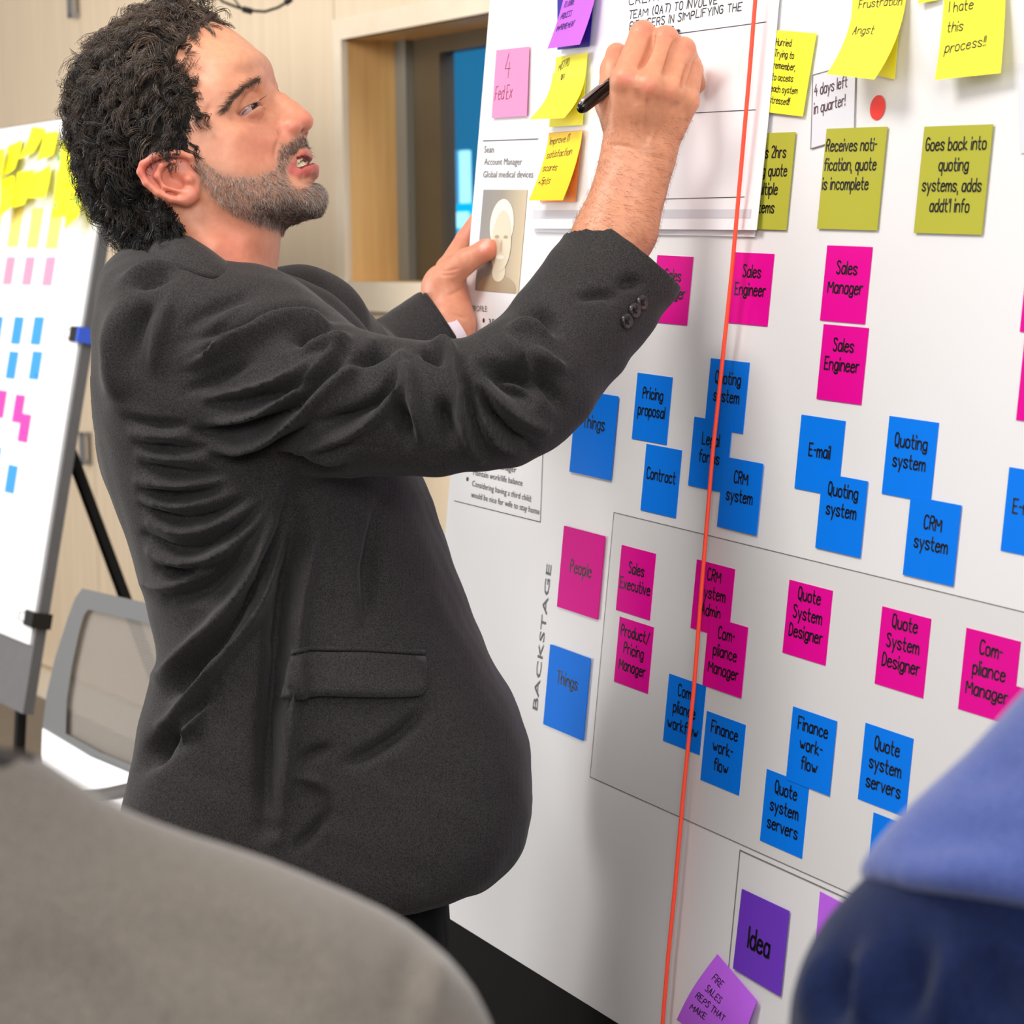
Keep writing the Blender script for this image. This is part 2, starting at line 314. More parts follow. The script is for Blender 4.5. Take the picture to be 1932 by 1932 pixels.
# portrait print (generic face)
def portrait():
    c = [MBD.p(913, 358), MBD.p(996, 358), MBD.p(973, 553), MBD.p(897, 548)]
    x0 = c[0][0]; x1 = c[1][0]; y0 = c[0][1]; y1 = (c[2][1] + c[3][1]) / 2; W_, H_ = x1 - x0, y1 - y0
    m = bpy.data.materials.new('portrait_backdrop'); m.use_nodes = True; nt = m.node_tree; b = nt.nodes['Principled BSDF']; b.inputs['Roughness'].default_value = 0.5
    tc = nt.nodes.new('ShaderNodeTexCoord'); sp = nt.nodes.new('ShaderNodeSeparateXYZ'); rp = nt.nodes.new('ShaderNodeValToRGB')
    nt.links.new(tc.outputs['Generated'], sp.inputs[0]); nt.links.new(sp.outputs[0], rp.inputs[0]); nt.links.new(rp.outputs[0], b.inputs['Base Color'])
    rp.color_ramp.elements[0].color = lin(135, 132, 130); rp.color_ramp.elements[1].color = lin(205, 185, 150)
    e_ = rp.color_ramp.elements.new(.45); e_.color = lin(150, 140, 126)
    flat('portrait_print', [(x0, y0), (x1, y0), (x1, y1), (x0, y1)], m, poster, 0.0006)
    def ell(nm, sx, sy, rx, ry, m_, h, n=28, k=0.0):
        v = [(x0 + W_ * (sx + rx * math.cos(a) * (1 + k * math.sin(a))), y0 + H_ * (sy + ry * math.sin(a)), h) for a in [2 * math.pi * i / n for i in range(n)]]
        mesh_obj(nm, v, [tuple(range(n))[::-1]], m_, poster)
    sk, pale, dk = mat('print_face', lin(216, 203, 178), .5), mat('print_pale', lin(234, 228, 212), .5), mat('print_brown', lin(168, 146, 116), .5)
    ell('portrait_shoulder', .50, .97, .44, .14, dk, 0.0008); ell('portrait_neck', .52, .80, .15, .10, sk, 0.0010)
    ell('portrait_hair', .50, .34, .27, .25, pale, 0.0010); ell('portrait_face', .52, .50, .23, .30, sk, 0.0012, k=.12)
    for sx in (.42, .62): ell('portrait_eye', sx, .46, .05, .016, dk, 0.0014)
    ell('portrait_nose', .53, .55, .025, .06, mat('print_tan', lin(196, 178, 148), .5), 0.0014); ell('portrait_mouth', .53, .66, .09, .022, pale, 0.0014)
    # keep every print inside the picture
    for o in poster.children:
        if o.name.startswith('portrait_'):
            for vv in o.data.vertices: vv.co.x = min(max(vv.co.x, x0), x1); vv.co.y = max(min(vv.co.y, y0), y1)
portrait()

# ------------------------------------------------------------------ sheets and notes
BLUE = mat('blue_note', lin(0, 122, 240), 0.6, spec=.12, noise=.03, nscale=5); MAG = mat('magenta_note', lin(228, 0, 150), 0.6, spec=.12, noise=.04, nscale=5)
OLIVE = mat('olive_note', lin(180, 178, 62), 0.6, spec=.15, noise=.05, nscale=6); VIO = mat('violet_note', lin(112, 54, 200), 0.5, noise=.05, nscale=6)
LILAC = mat('lilac_note', lin(196, 100, 242), 0.55, noise=.04); NAVY = mat('navy_note', lin(28, 12, 150), 0.55, noise=.04)
YEL = mat('yellow_note', lin(252, 246, 50), 0.55, noise=.03); YEL2 = mat('bright_yellow_note', lin(254, 238, 60), 0.55, noise=.03)
ORG = mat('orange_yellow_note', lin(255, 196, 22), 0.55, col2=lin(255, 222, 40), nscale=3); PEACH = mat('orange_note', lin(255, 160, 95), 0.55, noise=.04); PINK = mat('pink_note', lin(250, 140, 190), 0.55, noise=.04)
CARD = mat('grey_white_card', lin(222, 222, 230), 0.55); REDDOT = mat('red_dot', lin(250, 40, 24), 0.5, noise=.03)
def paper(name, corners, m, label, cat, group=None, th=0.0005, curve=1.5, board=MBD, nseg=10, bow=0.0):
    """a paper quad: corners TL TR BR BL in board-local metres, bending evenly from the top edge to the bottom edge"""
    c = [np.asarray(k, float) for k in corners]; cen = sum(c) / 4; cen[2] = min(k[2] for k in c)
    W_ = (np.linalg.norm(c[1] - c[0]) + np.linalg.norm(c[2] - c[3])) / 2; H_ = (np.linalg.norm(c[3] - c[0]) + np.linalg.norm(c[2] - c[1])) / 2
    lifted = abs(c[2][2] - c[1][2]) + abs(c[3][2] - c[0][2]) > 0.002 or bow
    def surf(x, y, e=0.0):
        s, t = x / W_, y / H_; tt = max(t, 0)
        p = (c[0] * (1 - s) + c[1] * s) * (1 - t) + (c[3] * (1 - s) + c[2] * s) * t
        if lifted:
            h0 = c[0][2] * (1 - s) + c[1][2] * s; h1 = c[3][2] * (1 - s) + c[2][2] * s; p[2] = h0 + (h1 - h0) * tt ** curve + bow * math.sin(math.pi * min(max(t, 0), 1))
        p = p - cen; p[2] += e; return p
    nx, ny = (4, nseg) if lifted else (1, 1); v = []; fs = []
    for e in (th, 0.0):
        for j in range(ny + 1):
            for i in range(nx + 1): v.append(surf(W_ * i / nx, H_ * j / ny, e))
    k = (nx + 1) * (ny + 1); g_ = lambda i, j: j * (nx + 1) + i
    for j in range(ny):
        for i in range(nx):
            a = (g_(i, j), g_(i, j + 1), g_(i + 1, j + 1), g_(i + 1, j)); fs += [a, tuple(q + k for q in a[::-1])]
    rim = [g_(i, 0) for i in range(nx)] + [g_(nx, j) for j in range(ny)] + [g_(i, ny) for i in range(nx, 0, -1)] + [g_(0, j) for j in range(ny, 0, -1)]
    for a, b in zip(rim, rim[1:] + rim[:1]): fs.append((a, b, b + k, a + k))
    o = mesh_obj(name, v, fs, m, matrix=board.M @ Matrix.Translation(cen), smooth=False); tag(o, label, cat, group)
    o_s = lambda x, y, e: surf(x, y, th + e)
    return o, o_s, W_, H_
GP = 'printed notes on the poster'
def sq(px, py, corner, size, hh=0.0004):
    """axis-aligned square note from one visible corner"""
    p = MBD.p(px, py); x = p[0] - (size if corner[1] == 'R' else 0); y = p[1] + (size if corner[0] == 'B' else 0)
    return [(x, y, hh), (x + size, y, hh), (x + size, y - size, hh), (x, y - size, hh)]
def pnote(px, py, corner, m, lines, label, size=SC, cap=.165, top=None, step=.255, hh=0.0004, th=0.0005, wd=0.0016, wide=0.95, align='c', left=.06):
    o, s, W_, H_ = paper('sticky_note', sq(px, py, corner, size, hh), m, label, 'sticky note', GP, th=th)
    if lines:
        mb = MB(); n = len(lines); tp = top if top is not None else 0.36 - 0.5 * step * (n - 1)
        write(mb, lines, s, W_, H_, cap, tp, step, wd, wide, align, jit=0.12, left=left, eps=0.0003); mb.obj('lettering', m_ink, o)
    return o
b_, m_ = BLUE, MAG
pnote(1562.4, 462.9, 'TL', m_, ['Sales', 'Manager'], 'magenta note reading Sales Manager directly under the Receives notification note', top=.2)
pnote(1555.6, 611.5, 'TL', m_, ['Sales', 'Engineer'], 'magenta note reading Sales Engineer directly below a Sales Manager note', top=.17)
pnote(1462, 479.3, 'TR', m_, ['Sales', 'Engineer'], 'magenta note reading Sales Engineer touching the red cord', top=.17)
pnote(1309, 484.8, 'TR', m_, ['Sales', 'Manager'], 'magenta note reading Sales Manager partly behind the raised jacket cuff', top=.2)
pnote(1925.5, 626, 'BL', m_, ['Sales', 'Manager'], 'magenta note at the poster side, upper of a pair right of the olive notes', top=.2)
pnote(1918.5, 792.5, 'BL', m_, ['Sales', 'Engineer'], 'magenta note at the poster side, lower of a pair above the E- note', top=.2)
pnote(1174.4, 1027.9, 'TL', m_, ['Sales', 'Executive'], 'magenta note reading Sales Executive above Product/Pricing Manager', top=.22)
pnote(1170.7, 1163.2, 'TL', m_, ['Product/', 'Pricing', 'Manager'], 'magenta note reading Product/Pricing Manager', top=.1)
pnote(1316.3, 1055.3, 'TL', m_, ['CRM', 'System', 'Admin'], 'magenta note reading CRM System Admin under the red cord', top=.08)
pnote(1413.3, 1183.9, 'TR', m_, ['Com-', 'pliance', 'Manager'], 'magenta note reading Compliance Manager overlapping the CRM System Admin note', top=.1, hh=.001)
pnote(1491.0, 1093.6, 'TL', m_, ['Quote', 'System', 'Designer'], 'magenta note reading Quote System Designer above the Finance workflow note', top=.06)
pnote(1666.3, 1143.8, 'TL', m_, ['Quote', 'System', 'Designer'], 'magenta note reading Quote System Designer above a Quote system servers note', top=.06)
pnote(1825.1, 1184.2, 'TL', m_, ['Com-', 'pliance', 'Manager'], 'magenta note reading Compliance Manager just above the blue shoulder', top=.1)
pnote(1918, 1294, 'TL', m_, [], 'blank magenta note corner tucked behind the blue shoulder', hh=.001)
pnote(1204.6, 703.2, 'TL', b_, ['Pricing', 'proposal'], 'blue note reading Pricing proposal above Contract', top=.2)
pnote(1221.2, 837.4, 'TL', b_, ['Contract'], 'blue note reading Contract', top=.34)
pnote(1342.7, 675.8, 'TL', b_, ['Quoting', 'system'], 'blue note reading Quoting system crossed by the red cord', top=.17)
pnote(1312.7, 786.3, 'TL', b_, ['Legal', 'forms'], 'blue note reading Legal forms crossed by the red cord', top=.2, hh=.001)
pnote(1443.3, 875.2, 'TR', b_, ['CRM', 'system'], 'blue note reading CRM system beside the red cord', top=.17, hh=.0016)
pnote(1513.9, 782.3, 'TL', b_, ['E-mail'], 'blue note reading E-mail', top=.36)
pnote(1639.6, 908.3, 'TR', b_, ['Quoting', 'system'], 'blue note reading Quoting system overlapping the E-mail note', top=.1, hh=.001)
pnote(1679.9, 784.7, 'TL', b_, ['Quoting', 'system'], 'blue note reading Quoting system overlapped by a CRM system note', top=.2)
pnote(1816.2, 953.7, 'TR', b_, ['CRM', 'system'], 'blue note reading CRM system overlapping a Quoting system note', top=.2, hh=.001)
pnote(1906, 881.3, 'TL', b_, ['E-mail'], 'blue note starting with E- at the side of the poster', top=.36, left=.15, align='l')
pnote(1264.1, 1270.8, 'TL', b_, ['Com-', 'pliance', 'workflow'], 'blue note reading Compliance workflow under the red cord', top=.1)
pnote(1335.1, 1341.2, 'TL', b_, ['Finance', 'work-', 'flow'], 'blue note reading Finance workflow right beside the red cord', top=.1)
pnote(1498.9, 1332.7, 'TL', b_, ['Finance', 'work-', 'flow'], 'blue note reading Finance workflow overlapping a Quote system servers note', top=.1, hh=.001)
pnote(1448.3, 1450.6, 'TL', b_, ['Quote', 'system', 'servers'], 'blue note reading Quote system servers overlapped by the Finance workflow note', top=.1)
pnote(1634.5, 1363.5, 'TL', b_, ['Quote', 'system', 'servers'], 'blue note reading Quote system servers beside the blue shoulder', top=.12)
pnote(1649.8, 1532.6, 'TL', b_, [], 'blue note corner peeking out behind the blue shoulder')
LG = 0.0826
pnote(1170, 748, 'TR', b_, ['Things'], 'big blue note reading Things beside the jacket elbow', LG, .15, .28, hh=.0016, th=.0008, wide=.95)
pnote(1041.9, 1215.5, 'TL', b_, ['Things'], 'big blue note reading Things below the People note', LG, .15, .28, hh=.0016, th=.0008, wide=.95)
pnote(1067.9, 991.9, 'TL', m_, ['People'], 'big magenta note reading People beside the word BACKSTAGE', LG, .15, .38, hh=.0016, th=.0008, wide=.95)
pnote(1564.0, 243.5, 'TL', OLIVE, ['Receives noti-', 'fication, quote', 'is incomplete'], 'olive note reading Receives notification, quote is incomplete', LG + .002, .115, .11, .19, hh=.0016, th=.0008, wd=.0014, wide=.9, align='l', left=.03)
pnote(1748.5, 239.5, 'TL', OLIVE, ['Goes back into', 'quoting', 'systems, adds', "addt'l info"], 'olive note reading Goes back into quoting systems', LG + .002, .115, .11, .19, hh=.0016, th=.0008, wd=.0014, wide=.9)
pnote(1504.6, 249.7, 'TR', OLIVE, ['Spends 2hrs', 'copying quote', 'in multiple', 'systems'], 'olive note partly hidden behind the chart paper', LG + .002, .115, .14, .19, hh=.0016, th=.0008, wd=.0014, wide=.9)
c_ = [MBD.p(1401, 1677, .0016), MBD.p(1490, 1719, .0016), MBD.p(1473, 1880, .0016), MBD.p(1384, 1827, .0016)]
o, s, W_, H_ = paper('sticky_note', c_, VIO, 'violet note reading Idea', 'sticky note', GP, th=.0008); mb = MB(); write(mb, ['Idea'], s, W_, H_, .24, .40, .2, .0026, .85, 'l', left=.26); mb.obj('lettering', m_ink, o)
o, s, W_, H_ = paper('sticky_note', [MBD.p(1548, 1682, .001), MBD.p(1630, 1725, .001), MBD.p(1615, 1870, .001), MBD.p(1535, 1830, .001)], LILAC, 'lilac note corner showing beside the Idea note behind the blue shoulder', 'sticky note', GP)
# loose handwritten notes
HN = 'handwritten notes'
def hnote(corners, m, label, lines=None, cap=.09, top=.1, step=.2, wd=.0011, wide=.7, align='l', left=.08, slope=0.0, curve=1.6, jit=.55, skew=.1, ink=None, bow=0.0, board=MBD):
    c = [board.p(*k) for k in corners]; o, s, W_, H_ = paper('sticky_note', c, m, label, 'sticky note', HN, th=.0003, curve=curve, board=board, bow=bow)
    if lines:
        mb = MB(); write(mb, lines, s, W_, H_, cap, top, step, wd, wide, align, jit=jit, left=left, slope=slope, skew=skew, eps=.0003); mb.obj('lettering', ink or m_pen, o)
    return o, s, W_, H_
def dot(note, x, y, r, label):
    o, s, W_, H_ = note; n = 24; c0 = np.array(s(x * W_, y * H_, .0005))
    v = [np.array(s(x * W_ + r * math.cos(a), y * H_ + r * math.sin(a), e)) - c0 for e in (.0004, .0001) for a in [2 * math.pi * k / n for k in range(n)]]
    f_ = [tuple(range(n)), tuple(range(n, 2 * n))[::-1]] + [(i, n + i, n + (i + 1) % n, (i + 1) % n) for i in range(n)]
    d = mesh_obj('dot_sticker', v, f_, REDDOT, matrix=o.matrix_world @ Matrix.Translation(c0)); tag(d, label, 'sticker', 'red dot stickers'); return d
# chart paper the man writes on (two sheets)
c_ = [MBD.p(1042, -70, .0012), MBD.p(1478, -70, .0012), MBD.p(1424, 447, .0022), MBD.p(1008, 438, .0022)]
o, s, W_, H_ = paper('chart_paper', c_, m_sheet, 'under sheet of white chart paper showing below the top sheet', 'paper', 'chart paper sheets')
c_ = [MBD.p(1040, -70, .0026), MBD.p(1476, -70, .0026), MBD.p(1428, 434, .0075), MBD.p(1002, 431, .0075)]
sheet, ss, sW, sH = paper('chart_paper', c_, m_sheet, 'top sheet of white chart paper the man is writing on', 'paper', 'chart paper sheets', curve=2.0)
MSH = lambda px, py: MBD.p(px, py, .006)[:2]
def on_sheet(px, py):
    """sheet (x, y) metres under a photo pixel"""
    c = [np.array(MBD.p(a, b_, h)[:2]) for a, b_, h in ((1040, -70, .0026), (1476, -70, .0026), (1428, 434, .0075), (1002, 431, .0075))]; x = y = .5
    tgt = np.array(MBD.p(px, py, .005)[:2])
    for _ in range(12):
        f0 = (c[0] * (1 - x) + c[1] * x) * (1 - y) + (c[3] * (1 - x) + c[2] * x) * y - tgt
        J = np.stack([(c[1] - c[0]) * (1 - y) + (c[2] - c[3]) * y, (c[3] * (1 - x) + c[2] * x) - (c[0] * (1 - x) + c[1] * x)], 1)
        d = np.linalg.solve(J, -f0); x += d[0]; y += d[1]
    return x * sW, y * sH
for pts in ([(1180, 76), (1443, 41)], [(1180, 220), (1425, 207)], [(1180, 378), (1408, 372)]):
    mb = MB(); ribbon(mb, [on_sheet(*p) for p in pts], 0.0008, ss, .0003); mb.obj('printed_rule', m_ruled, sheet)
mb = MB(); a_, b2, c2, d2 = on_sheet(1010, 397), on_sheet(1422, 395), on_sheet(1421, 412), on_sheet(1009, 413)
mb.add([ss(*p, .0003) for p in (a_, d2, c2, b2)], [(0, 1, 2, 3)]); mb.obj('printed_band', mat('band_grey', lin(212, 211, 220), .6), sheet)
def hand_line(text, p0, p1, cap, wd=.0012):
    mb = MB(); A_, B_ = np.array(on_sheet(*p0)), np.array(on_sheet(*p1)); d = B_ - A_; L = np.linalg.norm(d); d /= L; e = np.array([d[1], -d[0]])
    st, lw = line_strokes(text, .5); ux = L / lw; uy = cap / 8
    for t_ in st: ribbon(mb, [tuple(A_ + d * a * ux + e * b * uy + d * b * uy * .15) for a, b in t_], wd, ss, .0003)
    mb.obj('handwriting', m_pen, sheet)
hand_line('CREATING A QUOTE', (1184, 10), (1372, -22), .0072); hand_line('TEAM (QAT) TO INVOLVE', (1184, 35), (1350, 7), .0075)
hand_line('BIZ USERS IN SIMPLIFYING THE', (1185, 57), (1396, 19), .0075); hand_line('PROCES', (1186, 78), (1268, 63), .007)
# notes on the sheet
hnote([(1052, -40, .008), (1125, -45, .008), (1112, 88, .009), (1052, 94, .009)], NAVY, 'navy blue note underneath the lifted lilac note')
hnote([(1070, -40, .010), (1130, -46, .010), (1094, 84, .026), (1033, 92, .026)], LILAC, 'lilac note with its lower edge lifted off a navy note', ['TO DRIVE', 'PROCESS', 'IMPROVEMENT'], .085, .34, .17, .0006, slope=-.12)
nt1 = hnote([(1050, 108, .008), (1109, 99, .008), (1099, 236, .009), (1036, 240, .009)], YEL, 'flat yellow note under the curled yellow note on the chart paper', ['MISTRO'], .11, .12, .16, .0006, slope=-.2, left=.12)
nt2 = hnote([(1043, 138, .0105), (1106, 124, .0105), (1064, 223, .034), (999, 225, .034)], YEL2, 'pale yellow note curling outward with two red dots', ['OFF'], .10, .08, .16, .0008, left=.28, curve=2.2)
hnote([(1036, 251, .008), (1099, 246, .008), (1086, 381, .009), (1019, 382, .009)], PEACH, 'orange note underneath the lifted orange-yellow note')
hnote([(1036, 252, .0105), (1099, 247, .0105), (1062, 378, .028), (998, 378, .028)], ORG, 'orange-yellow note with lifted bottom, reading Improve IT satisfaction', ['Improve IT', 'satisfaction', 'scores', '+5pts'], .10, .07, .20, .0007, slope=-.05, wide=1.0)
pk = hnote([(937, 95, .002), (999, 88, .002), (994, 219, .003), (928, 223, .003)], PINK, 'pink note with a large 4 written on it', ['4'], .36, .07, .3, .0008, left=.3, wide=.9, jit=.2)
mb = MB(); write(mb, ['Fed Ex'], pk[1], pk[2], pk[3], .2, .55, .2, .0008, .7, 'l', jit=.4, left=.06, slope=-.05, skew=.1, eps=.0003); mb.obj('lettering', m_pen, pk[0])
# right-hand handwritten notes
n1 = hnote([(1466, 57, .002), (1541, 63, .002), (1515, 220, .003), (1449, 212, .003)], YEL, 'flat yellow note reading Hurried trying to remember', ['Hurried', 'Trying to', 'remember,', 'to access', 'each system', 'stressed!!'], .08, .10, .14, .0008, wide=1.0, left=.02)
n2b = hnote([(1612, -40, .001), (1705, -44, .001), (1688, 150, .002), (1600, 130, .002)], YEL, 'yellow note hidden underneath the curled Angst note')
n2 = hnote([(1612, -36, .003), (1712, -40, .003), (1650, 150, .036), (1560, 140, .036)], YEL2, 'yellow note curling off the poster reading Frustration Angst', ['Frustration', '', 'Angst'], .085, .20, .14, .0009, wide=1.1, left=.12, slope=-.05, curve=2.0)
n3 = hnote([(1782, -42, .003), (1897, -44, .003), (1888, 138, .014), (1764, 151, .020)], YEL, 'yellow note reading I hate this process', ['I hate', 'this', 'process!!'], .10, .25, .20, .0010, wide=1.1, left=.1, slope=-.08, curve=1.4)
hnote([(1738, -40, .002), (1776, -42, .002), (1770, 0, .004), (1732, 7, .006)], YEL, 'yellow note corner just left of the I hate this process note')
cd_ = [(1534, 142, .0008), (1616, 119, .0008), (1613, 256, .0008), (1530, 281, .0008)]
crd = hnote(cd_, CARD, 'small grey-white card reading 4 days left in quarter', ['4 days left', 'in quarter!'], .15, .14, .25, .0011, wide=.8, left=.06, jit=.1, skew=.02, ink=mat('plum_ink', lin(96, 60, 72), .5))
mb = MB(); W_, H_ = crd[2], crd[3]; ribbon(mb, [(0.0004, 0), (W_ - .0004, 0), (W_ - .0004, H_), (0.0004, H_), (0.0004, 0)], .0009, crd[1], .0003); mb.obj('card_outline', m_rule, crd[0])
hnote([(1922, 120, .0008), (2010, 110, .0008), (2010, 275, .0008), (1926, 290, .0008)], CARD, 'grey-white card edge at the side of the poster near the Goes back note')
hnote([(1354, 1800, .0025), (1429, 1888, .004), (1400, 2010, .004), (1277, 1924, .004)], LILAC, 'tilted lilac note reading FIRE SALES REPS THAT MAKE', ['  FIRE', '  SALES', 'REPS THAT', 'MAKE'], .085, .17, .165, .0009, wide=1.2, left=.10, bow=.004)
# red dots
dot(n1, .86, .12, .0098, 'red dot at the top corner of the flat Hurried note'); dot(n1, .90, .45, .0098, 'red dot halfway down the flat Hurried note')
dot(n2, .36, .76, .0098, 'red dot on the curled Angst note, left of its pair'); dot(n2, .72, .86, .0098, 'red dot on the curled Angst note, lower of its pair'); dot(n3, .98, .92, .0105, 'red dot on the bottom corner of the I hate this process note')
dot(nt1, .96, .06, .0085, 'red dot at the top corner of the flat yellow note on the chart paper'); dot(nt2, .60, .68, .0085, 'red dot on the curling yellow note, left of its pair'); dot(nt2, .90, .74, .0085, 'red dot on the curling yellow note, right of its pair')
pd = MBD.p(1656, 203, .0006); fake = (bpy.data.objects.new('x', None), lambda x, y, e: np.array([x, -y, e]), 0, 0); fake[0].matrix_world = MBD.M @ Matrix.Translation(pd); dot(fake, 0, 0, .0102, 'red dot stuck directly on the white poster'); bpy.data.objects.remove(fake[0])
# red cord
CORD = mat('neon_red_cord', lin(255, 78, 52), 0.6, bump=.3, bscale=900, emit=0.12)  # slight emission put in for the cord's fluorescent glow
pts = [MBD.p(x, y, h) for x, y, h in ((1438, -160, .016), (1425, 0, .016), (1413, 150, .016), (1397, 330, .016), (1381, 510, .0145), (1361, 700, .013), (1345, 850, .012), (1326, 1080, .011), (1309, 1300, .0105), (1289, 1500, .010), (1273, 1680, .010), (1261, 1800, .010), (1250, 1932, .010), (1238, 2080, .010))]
pp = []
for a, b in zip(pts[:-1], pts[1:]):
    for k in range(12): pp.append(a + (b - a) * k / 12)
pp.append(pts[-1]); c0 = np.array(pp[len(pp) // 2])
mb = MB()
mb.tube([p - c0 for p in pp], .0019, 8)
tag(mb.obj('red_cord', CORD, matrix=MBD.M @ Matrix.Translation(c0), smooth=True), 'bright neon red cord hanging straight down the poster', 'cord')

# ------------------------------------------------------------------ the board on the easel at the back left
ph = math.radians(11.5); LV = dn * math.cos(ph) - nw * math.sin(ph); LT = cam(122, 800, 5.1); LBD = Board(uw, LV, LT)
eR = 0.0; pT = LBD.p(120, 225)[1]; pW = LBD.p(30, 1206)[1]; pB = LBD.p(35, 1345)[1]
m_lpaper = mat('white_poster_far', lin(226, 226, 229), .5); m_lboard = mat('grey_easel_board', lin(92, 92, 95), .6, noise=.1)
le = empty('easel', LBD.M @ Matrix.Translation((0, pB, 0))); tag(le, 'grey easel board on black legs standing by the back wall', 'easel')
v, f = boxv(-1.1, 0.012, 0, pT - pB + .004, -0.03, -0.006); mesh_obj('backing_board', v, f, m_lboard, le)
inv = le.matrix_world.inverted()
lg0 = wpt(121, 820, 5.3); lg1 = wpt(244, 1150, 5.3); dr = (lg1 - lg0); lg2 = lg0 + dr * (lg0[2] / -dr[2])
m_leg = mat('black_tube', lin(4, 4, 3), .6, spec=.2); MB().tube([inv @ Vector(lg0 - dr * .35), inv @ Vector(lg2)], .015).obj('leg', m_leg, le)
for x in (-0.9, -0.15):
    a = (LBD.M @ Vector((x, pB + .25, -.03))); b2 = a.copy(); b2.z = 0; b2 += Vector((Mcw @ nw)) * -.06; MB().tube([inv @ a, inv @ b2], .014).obj('leg', m_leg, le)
v, f = boxv(-1.1, 0, pW, pT, -0.006, 0); lp = mesh_obj('poster', v, f, m_lpaper, matrix=LBD.M); tag(lp, 'white poster clipped to the grey easel board at the back', 'poster')
def lnote(px, py, corner, m, label, w_=.064, h_=.064, hh=.0005):
    p = LBD.p(px, py); x = p[0] - (w_ if corner[1] == 'R' else 0); y = p[1]
    paper('sticky_note', [(x, y, hh), (x + w_, y, hh), (x + w_, y - h_, hh), (x, y - h_, hh)], m, label, 'sticky note', 'notes on the back poster', board=LBD)
LB1 = mat('sky_blue_note', lin(50, 140, 232), .5); LP1 = mat('hot_pink_note', lin(238, 60, 160), .5); LP2 = mat('pale_pink_note', lin(238, 140, 170), .5); LY = mat('pale_yellow_note', lin(226, 206, 110), .5)
for (x, y), lb in (((66, 597.6), 'sky-blue note, upper of the blue pair beside the binder clip'), ((62.6, 662.5), 'sky-blue note, lower of the blue pair beside the binder clip'), ((28.5, 597.6), 'sky-blue note, upper of the middle blue pair on the back poster'), ((18.7, 662.5), 'sky-blue note, lower of the middle blue pair on the back poster'),
        ((-10, 597), 'sky-blue note, upper, third pair from the poster edge'), ((-18, 655), 'sky-blue note, lower, third pair from the poster edge'), ((17, 876), 'sky-blue note at the bottom of the back poster'), ((-14, 841), 'sky-blue note just below the hot pink notes')):
    lnote(x, y, 'TL', LB1, lb)
lnote(14, 738, 'TR', LP1, 'hot pink note farthest from the edge of the back poster'); lnote(30.8, 744, 'TL', LP1, 'hot pink note overlapped by another on the back poster'); lnote(42, 780, 'TL', LP1, 'hot pink note overlapping another on the back poster', hh=.0012)
for x, lb in ((13.5, 'pale pink note, third from the edge of the back poster'), (49.7, 'pale pink note, second from the edge of the back poster'), (88, 'pale pink note nearest the edge of the back poster')): lnote(x, 485, 'TL', LP2, lb, .062, .066)
for x, lb in ((-13, 'pale yellow note, fourth from the edge of the back poster'), (25, 'pale yellow note, third from the edge of the back poster'), (62, 'pale yellow note, second from the edge of the back poster'), (98, 'pale yellow note nearest the edge of the back poster')): lnote(x, 393, 'TL', LY, lb, .078, .094)
YB = mat('vivid_yellow_note', lin(255, 252, 32), .5)
qs = [[(290, 90), (410, 110), (300, 330), (170, 390)], [(400, 150), (520, 130), (480, 350), (330, 410)], [(70, 270), (200, 210), (130, 480), (0, 560)], [(160, 510), (310, 480), (220, 800), (110, 830)], [(320, 520), (460, 440), (410, 740), (240, 740)],
      [(0, 560), (130, 540), (110, 820), (-20, 930)], [(560, 220), (740, 200), (730, 620), (510, 600)], [(515, 500), (735, 520), (718, 900), (455, 925)], [(580, 760), (722, 760), (712, 910), (590, 1030)], [(-120, 330), (40, 290), (0, 560), (-150, 600)]]
lbs = ['topmost vivid yellow note in the cluster', 'vivid yellow note curling beside the cluster top', 'vivid yellow note on the cluster shoulder', 'vivid yellow note at the bottom of the cluster', 'vivid yellow note squarely below the two curled ones', 'vivid yellow note low at the far side of the cluster', 'vivid yellow note behind the curly hair', 'vivid yellow note with green dots, below the one behind the hair', 'vivid yellow note with the lowest pointed corner', 'vivid yellow note farthest from the poster edge']
for i, (q_, lb) in enumerate(zip(qs, lbs)):
    hh = .003 + .003 * i; c = [LBD.p(x / 4.83, 220 + y / 4.83, hh + (.02 if k > 1 else 0)) for k, (x, y) in enumerate(q_)]
    paper('sticky_note', c, YB, lb + ' on the back poster', 'sticky note', 'vivid yellow notes on the back poster', board=LBD)
GD = mat('green_dot', lin(40, 170, 110), .5)
for (x, y), lb in (((540, 380), 'green dot near the top of the yellow column'), ((665, 590), 'green dot in the middle of the yellow column'), ((705, 770), 'green dot near the edge of the yellow column'), ((505, 810), 'green dot low on the yellow column')):
    p = LBD.p(x / 4.83, 220 + y / 4.83, .052); n = 14
    v = [(.008 * math.cos(a), .008 * math.sin(a), e) for e in (.0006, 0) for a in [2 * math.pi * k / n for k in range(n)]]; f_ = [tuple(range(n)), tuple(range(n, 2 * n))[::-1]] + [(i, n + i, n + (i + 1) % n, (i + 1) % n) for i in range(n)]
    tag(mesh_obj('dot_sticker', v, f_, GD, matrix=LBD.M @ Matrix.Translation(p)), lb, 'sticker', 'green dot stickers')
